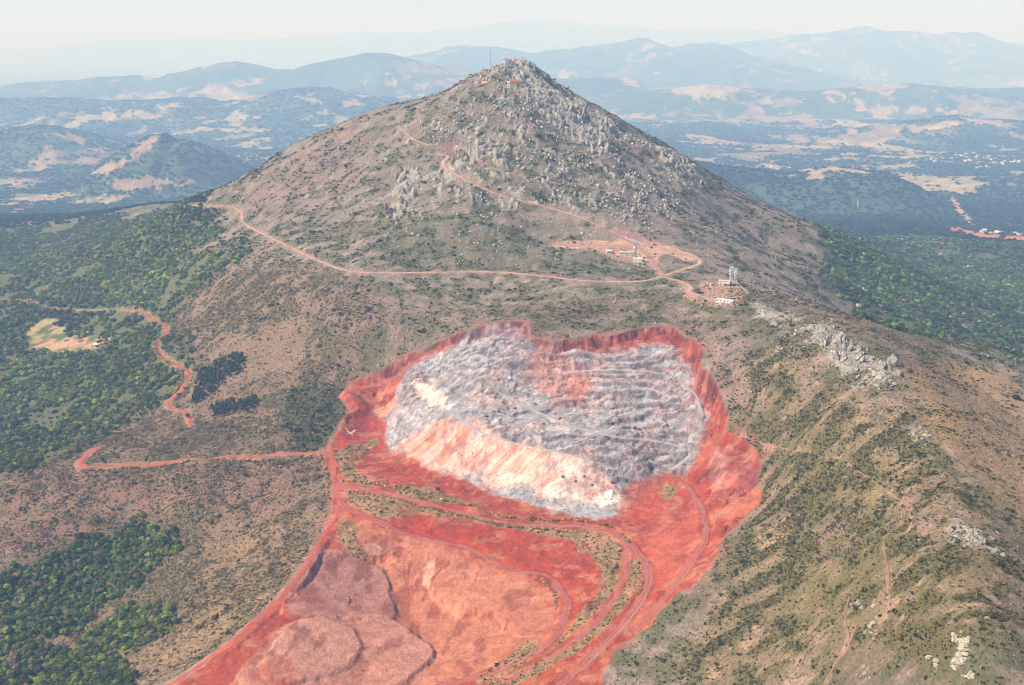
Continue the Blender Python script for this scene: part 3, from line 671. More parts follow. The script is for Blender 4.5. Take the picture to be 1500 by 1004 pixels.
q *= (1 + 0.14*g3 + 0.10*g2)[:, None]*(0.94 - 0.14*red)[:, None]*(1 - red[:, None]*np.array([0.09, -0.10, 0.03], np.float32))
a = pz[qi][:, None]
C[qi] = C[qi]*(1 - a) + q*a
# reddish halo of dust along the rim
halo = sstep(-14, 0, dpit)*(1 - pz)*sstep(-0.2, 0.5, n_mid)*0.6
lay(c(172,110,100), halo)
# cut banks and dust along the roads outside the quarry
lay(c(176,132,112), road_near*(dpit < -3)*0.7*sstep(-0.5, 0.2, n_fine)*near)
npx_ = np.where(dpit > 0, 0.35, 1.0); C *= (1 + npx_*(0.44*n_px - 0.22))[:, None]
C = np.clip(C, 0.01, 0.92)

# ------------------------------------------------------------------ materials
def mat(name):
    m = bpy.data.materials.new(name); m.use_nodes = True
    nt = m.node_tree; b = nt.nodes['Principled BSDF']
    b.inputs['Roughness'].default_value = 0.9; b.inputs['Specular IOR Level'].default_value = 0.15
    return m, nt, b
def node(nt, t, **kw):
    n = nt.nodes.new(t)
    for k, v in kw.items(): setattr(n, k, v)
    return n
def attr_mat(name, scale=0.5, amt=0.35, bump=0.6, bscale=0.35, attr='Col', translucent=0.0):
    """surface colour from the attribute, broken up with world-scale noise"""
    m, nt, b = mat(name); L = nt.links
    at = node(nt, 'ShaderNodeAttribute', attribute_name=attr)
    geo = node(nt, 'ShaderNodeNewGeometry')
    nz = node(nt, 'ShaderNodeTexNoise'); nz.inputs['Scale'].default_value = scale; nz.inputs['Detail'].default_value = 4.0
    L.new(geo.outputs['Position'], nz.inputs['Vector'])
    mr = node(nt, 'ShaderNodeMapRange'); mr.inputs[1].default_value = 0.25; mr.inputs[2].default_value = 0.75; mr.inputs[3].default_value = 1 - amt; mr.inputs[4].default_value = 1 + amt
    L.new(nz.outputs['Fac'], mr.inputs[0])
    mx = node(nt, 'ShaderNodeMix', data_type='RGBA', blend_type='MULTIPLY'); mx.inputs[0].default_value = 1.0
    L.new(at.outputs['Color'], mx.inputs[6]); L.new(mr.outputs[0], mx.inputs[7])
    L.new(mx.outputs[2], b.inputs['Base Color'])
    if translucent:
        tl = node(nt, 'ShaderNodeBsdfTranslucent'); ms = node(nt, 'ShaderNodeMixShader'); ms.inputs[0].default_value = translucent
        L.new(mx.outputs[2], tl.inputs['Color']); L.new(b.outputs[0], ms.inputs[1]); L.new(tl.outputs[0], ms.inputs[2]); L.new(ms.outputs[0], nt.nodes['Material Output'].inputs['Surface'])
    if bump:
        n2 = node(nt, 'ShaderNodeTexNoise'); n2.inputs['Scale'].default_value = bscale; n2.inputs['Detail'].default_value = 5.0
        L.new(geo.outputs['Position'], n2.inputs['Vector'])
        bp = node(nt, 'ShaderNodeBump'); bp.inputs['Strength'].default_value = bump; bp.inputs['Distance'].default_value = 1.2
        L.new(n2.outputs['Fac'], bp.inputs['Height']); L.new(bp.outputs['Normal'], b.inputs['Normal'])
    return m
def noise_mat(name, c1, c2, scale=1.0, rough=0.85, bump=0.0, metal=0.0):
    m, nt, b = mat(name); L = nt.links
    geo = node(nt, 'ShaderNodeTexCoord')
    nz = node(nt, 'ShaderNodeTexNoise'); nz.inputs['Scale'].default_value = scale; nz.inputs['Detail'].default_value = 5.0
    L.new(geo.outputs['Object'], nz.inputs['Vector'])
    rp = node(nt, 'ShaderNodeValToRGB'); rp.color_ramp.elements[0].position = 0.35; rp.color_ramp.elements[1].position = 0.65
    rp.color_ramp.elements[0].color = (*c1, 1); rp.color_ramp.elements[1].color = (*c2, 1)
    L.new(nz.outputs['Fac'], rp.inputs[0]); L.new(rp.outputs[0], b.inputs['Base Color'])
    b.inputs['Roughness'].default_value = rough; b.inputs['Metallic'].default_value = metal
    if bump:
        bp = node(nt, 'ShaderNodeBump'); bp.inputs['Strength'].default_value = bump; bp.inputs['Distance'].default_value = 0.5
        L.new(nz.outputs['Fac'], bp.inputs['Height']); L.new(bp.outputs['Normal'], b.inputs['Normal'])
    return m

def np_mesh(name, V, F, colors=None, material=None, smooth=False):
    """V n x 3, F m x k faces (all the same size), colors per vertex"""
    me = bpy.data.meshes.new(name)
    V = np.ascontiguousarray(V, np.float32); F = np.ascontiguousarray(F, np.int32)
    me.vertices.add(len(V)); me.vertices.foreach_set('co', V.ravel())
    k = F.shape[1]
    me.loops.add(F.size); me.loops.foreach_set('vertex_index', F.ravel())
    me.polygons.add(len(F)); me.polygons.foreach_set('loop_start', np.arange(0, F.size, k, dtype=np.int32))
    try: me.polygons.foreach_set('loop_total', np.full(len(F), k, np.int32))
    except Exception: pass
    if smooth: me.polygons.foreach_set('use_smooth', np.ones(len(F), bool))
    if colors is not None:
        a = me.color_attributes.new('Col', 'FLOAT_COLOR', 'POINT')
        a.data.foreach_set('color', np.c_[colors, np.ones(len(V))].astype(np.float32).ravel())
    me.update(calc_edges=True)
    if material: me.materials.append(material)
    return me
def link(name, me, parent=None, **props):
    o = bpy.data.objects.new(name, me); col.objects.link(o)
    if parent: o.parent = parent
    for k, v in props.items(): o[k] = v
    return o

# ground objects: the mountain and its slopes, the quarry, the far country
M_ground = attr_mat('scrub ground', 0.35, 0.30, 0.7, 0.5)
M_quarry = attr_mat('quarry earth', 0.5, 0.22, 0.8, 0.45)
M_far = attr_mat('far country', 0.012, 0.35, 0.0)
r = np.arange(NR - 1)[:, None]*NU; cc_ = np.arange(NU - 1)[None, :]
Fq = np.stack([r + cc_, r + cc_ + 1, r + cc_ + NU + 1, r + cc_ + NU], -1).reshape(-1, 4)
fm = np.where(dpit.reshape(NR, NU)[:-1, :-1].ravel() > -3, 1, 0)
fm = np.where((GY[:-1] > 2750)[:, None].repeat(NU - 1, 1).ravel(), 2, fm)
Vg = np.c_[Xf, Yf, Zf]
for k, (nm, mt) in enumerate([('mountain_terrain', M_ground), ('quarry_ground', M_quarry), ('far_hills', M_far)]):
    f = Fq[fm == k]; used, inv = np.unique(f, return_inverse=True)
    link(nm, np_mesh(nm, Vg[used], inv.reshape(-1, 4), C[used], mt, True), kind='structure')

# roads, draped on their cut
RM = {'pinkroad': noise_mat('pink gravel road', c(184,150,134), c(206,174,158), 0.12), 'purpleroad': noise_mat('purple ore gravel', c(164,112,110), c(182,136,128), 0.15),
      'redroad': noise_mat('red earth road', c(172,74,58), c(200,104,84), 0.12), 'tanroad': noise_mat('tan dirt track', c(190,150,110), c(206,168,128), 0.3),
      'path': noise_mat('trodden path', c(160,124,100), c(184,148,122), 0.4),
      'haulroad': noise_mat('quarry haul road', c(170,88,76), c(172,110,102), 0.10)}
RC2 = {'pinkroad': (c(176,142,126), c(204,174,158)), 'purpleroad': (c(158,112,108), c(186,142,132)), 'redroad': (c(170,74,56), c(204,108,86)), 'tanroad': (c(176,140,104), c(208,172,132)), 'haulroad': (c(166,84,72), c(184,118,106)), 'ledge': (c(168,158,160), c(196,184,180)), 'path': (c(150,118,94), c(182,148,120))}
M_road = attr_mat('graded earth road', 0.4, 0.18, 0.5, 0.6)
Cch = [np.ascontiguousarray(C[:, k]) for k in range(3)]
for (nm, hw, mk, pts), Ln in zip(ROADS, road_lines):
    T = np.gradient(Ln[:, :2], axis=0); T /= np.linalg.norm(T, axis=1)[:, None] + 1e-9
    Nn = np.c_[-T[:, 1], T[:, 0]]; n = len(Ln)
    cs = np.array([-1.3, -1.0, -.72, -.45, -.2, 0, .2, .45, .72, 1.0, 1.3])
    wv = hw*(1 + 0.25*fbm(Ln[:, 0], Ln[:, 1], 30, 3, 300) + 0.15*fbm(Ln[:, 0], Ln[:, 1], 7, 2, 301))
    off = 0.35*hw*fbm(Ln[:, 0], Ln[:, 1], 18, 3, 302)
    P = Ln[:, None, :2] + Nn[:, None, :]*((cs[None, :]*wv[:, None] + off[:, None])[:, :, None])
    P[:, [0, 1, -2, -1]] += rng.normal(0, 0.18*hw, (n, 4, 1))*Nn[:, None, :]
    ac_ = np.abs(cs)[None, :]
    zz = ground(P[..., 0], P[..., 1]) + np.where(ac_ > 1.2, -0.05, 0.30 - 0.10*ac_ - 0.07*(np.abs(ac_ - 0.45) < .1))
    gc = np.stack([gsample(a_, P[..., 0], P[..., 1]) for a_ in Cch], -1)
    c1, c2 = RC2[mk]
    t_ = np.clip(0.35 + 0.5*(np.abs(ac_ - 0.45) < .1) - 0.25*(ac_ < .1) + 0.45*fbm(P[..., 0], P[..., 1], 14, 4, 303) + 0.2*rng.normal(size=P.shape[:2]), 0, 1)[..., None]
    rc_ = c1*(1 - t_) + c2*t_
    e_ = np.clip(sstep(0.62, 1.25, ac_ + 0.35*fbm(P[..., 0], P[..., 1], 6, 3, 304)), 0, 1)[..., None]
    cv = rc_*(1 - e_) + gc*e_
    V = np.dstack([P, zz]).reshape(-1, 3); m_ = len(cs)
    a_ = (np.arange(n - 1)[:, None]*m_ + np.arange(m_ - 1)[None, :]).ravel()
    link(nm, np_mesh(nm, V, np.c_[a_, a_ + 1, a_ + m_ + 1, a_ + m_], cv.reshape(-1, 3), M_road, True), kind='structure')

# ------------------------------------------------------------------ vegetation
def unit(n):
    v = rng.normal(size=(n, 3)); return v/np.linalg.norm(v, axis=1)[:, None]

def leaf_crown(nq, size, flat=0.8, low=-0.25, lobes=5):
    """leaf clumps as small quads through an uneven, lobed crown of radius 1; returns (nq,4,3) and a tone per quad"""
    cen = unit(lobes)*0.42; cen[:, 2] = np.abs(cen[:, 2])*0.8 + 0.1
    rad = rng.uniform(0.45, 0.72, lobes)
    k = rng.integers(0, lobes, nq*3)
    d = unit(nq*3); d[:, 2] = np.where(d[:, 2] < low, -d[:, 2]*0.5, d[:, 2])
    p = cen[k] + d*rad[k][:, None]*rng.uniform(0.82, 1.05, (nq*3, 1))
    # keep the outer ones
    ins = (np.linalg.norm(p[:, None] - cen[None], axis=2) < rad[None]*0.80).any(1)
    order = np.argsort(ins, kind='stable')[:nq]; p = p[order]; d = d[order]
    nrm = d + 0.30*rng.normal(size=d.shape); nrm /= np.linalg.norm(nrm, axis=1)[:, None]
    t = np.cross(nrm, rng.normal(size=d.shape)); t /= np.linalg.norm(t, axis=1)[:, None]
    b = np.cross(nrm, t)
    s = size*rng.uniform(0.7, 1.3, (nq, 1)); s2 = s*rng.uniform(0.6, 1.0, (nq, 1))
    q = np.stack([p - t*s - b*s2*0.7, p + t*s*0.8 - b*s2, p + t*s + b*s2*0.8, p - t*s*0.7 + b*s2], 1)
    q[:, :, 2] = q[:, :, 2]*flat
    return q, rng.uniform(0.78, 1.22, nq)

def scatter_quads(protos, pos, scale, colour, lift=0.0):
    """one mesh's worth of quads: every position gets a turned copy of one of the crowns"""
    Vs = []; Cs = []
    which = rng.integers(0, len(protos), len(pos))
    for k, (q, tone) in enumerate(protos):
        m = which == k; n = int(m.sum())
        if not n: continue
        a = rng.uniform(0, 2*math.pi, n); ca, sa = np.cos(a)[:, None, None], np.sin(a)[:, None, None]
        s = scale[m]
        sx = (s if s.ndim == 1 else s[:, 0])[:, None, None]; sz = (s if s.ndim == 1 else s[:, 1])[:, None, None]
        x = (q[None, :, :, 0]*ca - q[None, :, :, 1]*sa)*sx + pos[m, 0][:, None, None]
        y = (q[None, :, :, 0]*sa + q[None, :, :, 1]*ca)*sx + pos[m, 1][:, None, None]
        z = (q[None, :, :, 2] + lift)*sz + pos[m, 2][:, None, None]
        Vs.append(np.stack([x, y, z], -1).reshape(-1, 3).astype(np.float32))
        cc = colour[m][:, None, None, :]*tone[None, :, None, None]
        Cs.append(np.broadcast_to(cc, (n, q.shape[0], 4, 3)).reshape(-1, 3).astype(np.float32))
    V = np.concatenate(Vs); Cc = np.concatenate(Cs)
    return V, np.arange(len(V), dtype=np.int32).reshape(-1, 4), np.clip(Cc, 0.005, 0.9)

def in_frame(p, mx=60, my=40):
    a, b = to_px(p[:, 0], p[:, 1], p[:, 2]); return (a > -mx) & (a < 1500 + mx) & (b > -my) & (b < 1004 + my)

def cand(n, x0, x1, y0, y1):
    return rng.uniform(x0, x1, n), rng.uniform(y0, y1, n)

def put(x, y): return np.c_[x, y, ground(x, y)]

M_leaf = attr_mat('leaves', 0.6, 0.25, 0.0, translucent=0.4); M_leaf.node_tree.nodes['Principled BSDF'].inputs['Roughness'].default_value = 0.7
M_scrub = attr_mat('scrub leaves', 0.6, 0.25, 0.0, translucent=0.4)
M_bark = noise_mat('bark', c(92,78,66), c(128,112,98), 3.0)

crown_hi = [leaf_crown(130, 0.24) for _ in range(7)]
crown_mid = [leaf_crown(42, 0.36) for _ in range(10)]
crown_lo = [leaf_crown(26, 0.42, 0.9, lobes=4) for _ in range(10)]
shrub_p = [leaf_crown(7, 0.66, 0.75, 0.0, 3) for _ in range(10)]
tall_hi = [leaf_crown(110, 0.26, 1.0, -0.5, 4) for _ in range(5)]

GREENS = [(c(80,98,46), .24), (c(102,118,54), .27), (c(130,144,62), .18), (c(156,176,76), .09), (c(128,112,72), .12), (c(152,136,106), .06), (c(92,122,62), .04)]
def tree_colours(n, bright=None, pal=GREENS):
    w_ = np.array([a for _, a in pal]); w_ /= w_.sum()
    k = rng.choice(len(pal), n, p=w_)
    base = np.array([a for a, _ in pal])[k]
    return base*rng.uniform(0.75, 1.2, (n, 1)), k

# individual trees: the groves by the track and the wood in the lower gully
def plan(pts): return world(pts)[:, :2]
def inside(poly, n_try, sp, seed_noise=True):
    P = plan(poly); x, y = cand(n_try, *[v for a in (0, 1) for v in (P[:, a].min(), P[:, a].max())])
    d = sdf(P, x, y, 60) + 5*fbm(x, y, 18, 3, 400)
    x, y = x[d > 0], y[d > 0]
    # thin to spacing
    cell = {}; keep_ = []
    for i in range(len(x)):
        kx, ky = int(x[i]//sp), int(y[i]//sp); ok = True
        for ax in (-1, 0, 1):
            for ay in (-1, 0, 1):
                for j in cell.get((kx + ax, ky + ay), ()):
                    if (x[i] - x[j])**2 + (y[i] - y[j])**2 < sp*sp: ok = False
        if ok: cell.setdefault((kx, ky), []).append(i); keep_.append(i)
    return x[keep_], y[keep_]

GROVE = [(284,568),(292,552),(318,534),(344,521),(357,530),(350,545),(318,562),(298,584),(286,590)]
ROW2 = [(308,602),(330,593),(338,600),(372,588),(374,598),(340,607),(316,614)]
gx, gy = inside(GROVE, 3000, 5.2); rx_, ry_ = inside(ROW2, 2000, 4.6)
wx, wy = [], []
for wpoly in (WOOD, WOOD2, WOOD3):
    a_, b_ = inside(wpoly, 16000, 3.9); wx.append(a_); wy.append(b_)
wx = np.concatenate(wx); wy = np.concatenate(wy)
wp = put(wx, wy); fr_ = in_frame(wp, 40, 40); wp = wp[fr_]
wr = rng.uniform(2.2, 4.1, len(wp))*np.where(rng.random(len(wp)) < 0.12, 1.25, 1)
NI = 285 - len(gx) - len(rx_)
dist = np.linalg.norm(wp, axis=1)
inner = in_frame(wp, -6, -6)
order = np.argsort(-(wr/dist)*inner)
ind, rest = order[:NI], order[NI:]
print('wood trees', len(wp), 'grove', len(gx), len(rx_))

def crown_mesh(nm, proto, colr):
    q, tone = proto
    V = q.reshape(-1, 3); Cc = np.repeat(np.clip(colr[None]*tone[:, None], 0.005, 0.9), 4, 0)
    return np_mesh(nm, V, np.arange(len(V)).reshape(-1, 4), Cc, M_leaf)
def tube(bm_, p, q, r0, r1, n=7):
    p, q = Vector(p), Vector(q); d = (q - p); M = d.to_track_quat('Z', 'Y').to_matrix()
    a = [bm_.verts.new(p + M @ Vector((math.cos(t)*r0, math.sin(t)*r0, 0))) for t in [2*math.pi*i/n for i in range(n)]]
    b = [bm_.verts.new(q + M @ Vector((math.cos(t)*r1, math.sin(t)*r1, 0))) for t in [2*math.pi*i/n for i in range(n)]]
    for i in range(n): bm_.faces.new((a[i], a[(i+1) % n], b[(i+1) % n], b[i]))
    bm_.faces.new(list(reversed(a))); bm_.faces.new(b)
def bm_mesh(nm, bm_, material=None):
    me = bpy.data.meshes.new(nm); bm_.normal_update(); bm_.to_mesh(me); bm_.free()
    if material: me.materials.append(material)
    return me
def trunk_mesh(nm, h):
    b = bmesh.new(); tube(b, (0, 0, -0.4), (0.05, 0.03, h), 0.11, 0.07)
    for k in range(4):
        a = k*1.6 + 0.3; tube(b, (0.04, 0.02, h*(0.6 + 0.1*k)), (math.cos(a)*0.5, math.sin(a)*0.5, h + 0.25 + 0.05*k), 0.05, 0.02, 5)
    return bm_mesh(nm, b, M_bark)
KINDS = [('dark green', GREENS[0][0]*1.0), ('mid green', GREENS[1][0]), ('light green', GREENS[2][0]), ('bright yellow-green', GREENS[3][0]*1.05), ('brownish half-bare', GREENS[5][0])]
crown_me = {}
for kn, colr in KINDS:
    crown_me[kn] = [crown_mesh('crown', p, colr*f) for p, f in zip(crown_hi, (0.8, 0.92, 1.0, 1.08, 1.18, 0.9, 1.1))]
tr_me = trunk_mesh('trunk', 0.75)
euc_me = [crown_mesh('crown', p, c(84,98,68)*f) for p, f in zip(tall_hi, (0.8, 1.0, 1.15, 0.9, 1.05))]
eut_me = trunk_mesh('trunk', 1.25)
def plant_tree(p, s, sz, crown, trunk, lift, name, label, group):
    e = bpy.data.objects.new(name, None); col.objects.link(e); e.location = p; e.rotation_euler = (0, 0, rng.uniform(0, 6.28)); e.scale = (s, s, sz)
    e['label'] = label; e['category'] = 'tree'
    if group: e['group'] = group
    cr = bpy.data.objects.new('crown', crown); col.objects.link(cr); cr.parent = e; cr.location = (0, 0, lift)
    t_ = bpy.data.objects.new('trunk', trunk); col.objects.link(t_); t_.parent = e
    return e
zone = [('WOOD', 'in the dense wood filling the dark gully')]
for i in ind:
    kn, _ = KINDS[int(rng.choice(5, p=[.36, .30, .15, .09, .10]))]
    big = wr[i] > 3.6
    plant_tree(wp[i], wr[i], wr[i]*rng.uniform(0.9, 1.25), crown_me[kn][rng.integers(7)], tr_me, 0.75, 'tree',
               f"{'tall' if big else 'small'} {kn} tree in the dense wood of the dark gully", 'trees of the gully wood')
for x_, y_ in zip(gx, gy):
    s = rng.uniform(2.4, 3.4)
    plant_tree((x_, y_, float(ground(x_, y_))), s, s*rng.uniform(1.3, 1.7), euc_me[rng.integers(5)], eut_me, 1.2, 'eucalyptus_tree',
               'tall grey-green tree in the dark grove beside the red track', 'trees of the grove by the track')
for x_, y_ in zip(rx_, ry_):
    s = rng.uniform(2.3, 3.2)
    plant_tree((x_, y_, float(ground(x_, y_))), s, s*rng.uniform(1.5, 1.9), euc_me[rng.integers(5)], eut_me, 1.2, 'eucalyptus_tree',
               'dark tall tree of the short row on the brown slope below the grove', 'trees of the short row')
SINGLE = [(641,720,2.6,'dark green','round dark tree alone on the strip under the pale quarry face'),(262,600,3.2,'mid green','dark bushy tree on the bank where the red track ends'),(275,612,3.0,'dark green','dark tree overhanging the lowest bend of the red track'),
 (150,676,2.8,'dark green','dark round tree beside the bend at the end of the red road'),(165,748,1.6,'mid green','lone round bush-like tree on the pink scrub slope'),(312,612,2.3,'mid green','small dark tree just below the short row of tall trees'),
 (913,369,2.2,'bright yellow-green','bright green tree behind the long cream building')]
for px_, py_, s, kn, lb in SINGLE:
    P = drop([px_], [py_])[0]
    plant_tree(P, s, s*1.15, crown_me[kn][rng.integers(7)], tr_me, 0.75, 'tree', lb, None)

# scrub on the slopes
def scrub(name, n, x0, x1, y0, y1, dens, size, pal, pr_=None):
    x, y = cand(n, x0, x1, y0, y1)
    k_ = rng.random(n) < dens(x, y)
    x, y = x[k_], y[k_]; p = put(x, y); p = p[in_frame(p, 80, 60)]
    s = size(p)*rng.lognormal(-0.1, 0.5, len(p))
    colr, _ = tree_colours(len(p), pal=pal)
    V, F_, Cc = scatter_quads(pr_ or shrub_p, p, np.c_[s, s*rng.uniform(0.7, 1.0, len(p))], colr, 0.05)
    link(name, np_mesh(name, V, F_, Cc, M_scrub), kind='stuff'); print(name, len(p))
out_pit = lambda x, y: (gsample(np.maximum(dpit, -60), x, y) < -2)*(gsample(road_near, x, y) < 0.5)
# forests: one mass each side, thousands of crowns
def forest(name, gm, n, x0, x1, y0, y1, rmin, rmax, pal, extra=None, far_y=1500, dens=None, **pr):
    x, y = cand(n, x0, x1, y0, y1)
    keep_ = gsample(gm, x, y) > rng.uniform(0.08, 0.92, n)**1.0
    keep_ &= fbm(x, y, 34, 4, 430) + 0.4*fbm(x, y, 120, 3, 431) > -0.50
    if dens is not None: keep_ &= rng.random(n) < dens(x, y)
    x, y = x[keep_], y[keep_]
    p = put(x, y); m = in_frame(p, 120, 60); p = p[m]
    if extra is not None: p = np.vstack([p, extra[0]])
    n = len(p)
    r_ = rng.uniform(rmin, rmax, n)
    if extra is not None: r_[-len(extra[1]):] = extra[1]
    colr, _ = tree_colours(n, pal=pal)
    tone = 1 + 0.26*fbm(p[:, 0], p[:, 1], 60, 3, 410) + 0.30*fbm(p[:, 0], p[:, 1], 240, 3, 412); colr = colr*np.clip(tone, 0.5, 1.7)[:, None]*np.array([1.03, 1.02, 1.0])
    brt = sstep(0.25, 0.6, fbm(p[:, 0], p[:, 1], 90, 3, 411))*(rng.random(n) < 0.4)
    colr = colr*(1 - brt[:, None]) + (c(112,136,66)*rng.uniform(0.7, 1.15, (n, 1)))*brt[:, None]
    sc_ = np.c_[r_, r_*rng.uniform(0.85, 1.3, n)]
    nr_ = p[:, 1] < far_y
    parts = []
    for mm, pr_ in ((nr_, crown_mid), (~nr_, crown_lo)):
        if mm.any(): parts.append(scatter_quads(pr_, p[mm], sc_[mm], colr[mm], 0.35))
    V = np.concatenate([a[0] for a in parts]); Cc = np.concatenate([a[2] for a in parts])
    link(name, np_mesh(name, V, np.arange(len(V), dtype=np.int32).reshape(-1, 4), Cc, M_leaf), kind='stuff', **pr)
    print(name, n, len(V)//4)
PALR = [(c(74,98,50), .30), (c(94,120,58), .30), (c(118,142,66), .17), (c(140,166,76), .08), (c(114,106,70), .09), (c(150,142,122), .05), (c(210,204,194), .014), (c(150,96,50), .006)]
roadfree = lambda x, y: gsample(road_near, x, y) < 0.35
fL = np.maximum(forL - clr, 0)
forest('forest', fL, 60000, -1500, -250, 1080, 2700, 2.6, 4.8, GREENS, None, 1450, lambda x, y: roadfree(x, y)*0.95)
forest('forest', forR, 60000, 330, 1750, 1150, 3300, 2.8, 5.0, PALR, None, 1500, lambda x, y: roadfree(x, y)*0.95)
edge_l = np.clip(4*forL*(1 - forL), 0, 1)*(forL < 0.6)
scrub('green_scrub', 90000, -1300, 0, 1080, 2300, lambda x, y: gsample(edge_l, x, y)*out_pit(x, y)*0.7, lambda p: 1.1 + 0.5*rng.random(len(p)), [(c(88,98,54), .4), (c(108,114,64), .3), (c(128,120,80), .3)])
wm = np.maximum.reduce([wood, wood2, wood3])
forest('woodland', wm*0, 10, -400, -100, 600, 1000, 2, 4, GREENS, (wp[rest], wr[rest]), 5000)

# far woods on the hills: coarse clumps that give the hillsides a nap
nf = 90000
uu = rng.uniform(-0.6, 0.6, nf); yy = np.exp(rng.uniform(math.log(2700), math.log(11000), nf)); xx = uu*(yy + CY)
lum = gsample(C[:, 0].copy(), xx, yy); keep_ = ((lum < 0.14) & (rng.random(nf) < 0.9)) | (rng.random(nf) < 0.05)
p = put(xx[keep_], yy[keep_]); p = p[in_frame(p, 60, 30)]
r_ = rng.uniform(3.2, 6.0, len(p))*(0.6 + p[:, 1]/5000)
colr, _ = tree_colours(len(p), pal=[(c(44,60,42), .5), (c(58,74,48), .35), (c(76,88,56), .15)])
far_p = [leaf_crown(9, 0.6, 0.8, 0.0, 3) for _ in range(8)]
V, F_, Cc = scatter_quads(far_p, p, np.c_[r_*1.3, r_*0.9], colr, 0.1)
link('forest', np_mesh('forest', V, F_, Cc, M_leaf), kind='stuff'); print('far woods', len(p))

HEATH = [(c(92,90,46), .35), (c(106,100,56), .25), (c(78,80,42), .22), (c(120,112,74), .12), (c(136,132,64), .06)]
GREY_SCRUB = [(c(146,130,98), .35), (c(126,112,80), .3), (c(166,148,116), .2), (c(106,100,64), .15)]
notfor = 1 - np.clip(fl, 0, 1)
patg = sstep(-0.05, 0.40, n_pat + 0.25*n_big + 0.10*gull)
scrub('heath_scrub', 400000, -900, 900, 380, 2150, lambda x, y: out_pit(x, y)*gsample(notfor, x, y)*(0.03 + 0.75*gsample(patg, x, y))*(1 - 0.9*gsample(lm, x, y))*(1 - gsample(crag, x, y)), lambda p: 0.5 + 0.30*(p[:, 1]/1000), HEATH)
scrub('heath_scrub', 330000, 0, 480, 380, 1250, lambda x, y: out_pit(x, y)*gsample(rm, x, y)*(0.08 + 0.55*gsample(patg, x, y)), lambda p: 0.40 + 0.28*(p[:, 1]/1000), HEATH)
scrub('heath_scrub', 340000, -750, 0, 480, 1650, lambda x, y: out_pit(x, y)*gsample(notfor, x, y)*gsample(lm*clump, x, y)*0.85, lambda p: 0.62 + 0.15*(p[:, 1]/1000), GREY_SCRUB)
scrub('green_scrub', 60000, -700, 300, 800, 1700, lambda x, y: out_pit(x, y)*np.maximum(gsample(mask(GRN[0][0], 8, 6, 20, 80), x, y), gsample(forL*0.3 + clr*0.5, x, y))*0.9, lambda p: 1.5 + 0*p[:, 0], [(c(66,80,42), .5), (c(88,104,52), .3), (c(110,120,64), .2)])
scrub('dry_grass', 330000, -700, 500, 380, 1300, lambda x, y: out_pit(x, y)*gsample(notfor, x, y)*0.8, lambda p: 0.24 + 0.20*(p[:, 1]/1000), [(c(176,148,112), .35), (c(158,138,98), .3), (c(136,124,80), .2), (c(196,170,136), .15)], [leaf_crown(4, 0.75, 0.8, 0.0, 2) for _ in range(6)])
# grass and low bushes on the strips between the haul roads
scrub('dry_grass', 90000, -350, 260, 640, 1250, lambda x, y: (gsample(strip, x, y) > 0.5)*1.0, lambda p: 0.55 + 0*p[:, 0], [(c(190,160,112), .45), (c(150,130,86), .3), (c(96,92,52), .25)])
def tufts(name, pts, gap, size, pal, off):
    L_ = spline(world(pts), gap); L_ = L_ + rng.normal(0, 0.5, L_.shape); L_[:, :2] += np.array(off)
    p = put(L_[:, 0], L_[:, 1]); s = size*rng.lognormal(0, 0.3, len(p)); colr, _ = tree_colours(len(p), pal=pal)
    return scatter_quads(shrub_p, p, np.c_[s, s*1.2], colr, 0.1)
TAN_P = [(c(206,172,118), .6), (c(186,150,96), .3), (c(150,136,80), .1)]
parts = [tufts('t', pts, g_, s_, TAN_P, o_) for pts, g_, s_, o_ in [
 ([(500,708),(560,713),(650,736),(750,760),(850,766),(900,776)], 2.2, 1.5, (0, 3)), ([(500,718),(560,726),(650,750),(750,770),(830,777)], 2.6, 1.2, (0, -2)),
 ([(120,689),(230,684),(380,674),(460,668)], 1.6, 1.3, (0, -2)), ([(240,492),(230,505),(235,522),(255,538),(272,548)], 2.2, 2.2, (-4, 0)), ([(272,552),(262,572),(247,584)], 2.2, 2.2, (-3, 0)),
 ([(0,441),(40,442),(62,452),(110,456)], 3.0, 2.4, (0, -3)), ([(476,668),(482,690),(487,712)], 2.0, 1.6, (-4, 0)), ([(905,785),(920,800)], 1.5, 1.2, (3, 3)), ([(800,850),(818,872),(822,890)], 2.0, 1.4, (-4, 0)), ([(940,830),(947,855),(930,885)], 2.0, 1.2, (-4, 0))]]
V = np.concatenate([a[0] for a in parts]); Cc = np.concatenate([a[2] for a in parts])
link('dry_grass', np_mesh('dry_grass', V, np.arange(len(V), dtype=np.int32).reshape(-1, 4), Cc, M_scrub), kind='stuff')

# ------------------------------------------------------------------ rocks
ico_v, ico_f = {}, {}
for sub in (1, 2, 3):
    b = bmesh.new(); bmesh.ops.create_icosphere(b, subdivisions=sub, radius=1.0)
    ico_v[sub] = np.array([v.co for v in b.verts]); b.verts.index_update()
    ico_f[sub] = np.array([[v.index for v in f.verts] for f in b.faces]); b.free()
def rock_shape(sub, cuts=10, stretch=(1, 1, 1)):
    v = ico_v[sub].copy()
    for _ in range(cuts):
        n = unit(1)[0]; d = rng.uniform(0.30, 0.78); t = v @ n
        v -= np.maximum(0, t - d)[:, None]*n*0.95
    a = fbm(v[:, 0]*3 + rng.uniform(0, 50) + v[:, 2]*2, v[:, 1]*3 + v[:, 2], 1.0, 3, int(rng.integers(50)))
    v *= (1 + 0.10*a)[:, None]
    return v*np.array(stretch)
M_rock = attr_mat('weathered grey rock', 0.9, 0.35, 0.8, 0.8)
M_rocki = noise_mat('weathered rock', c(132,124,114), c(192,184,172), 1.6, 0.95, 0.8)
M_rockw = noise_mat('pale cream rock', c(150,136,114), c(212,202,178), 1.3, 0.95, 0.8)
M_rockd = noise_mat('dark ore block', c(84,66,70), c(140,122,126), 1.6, 0.95, 0.8)
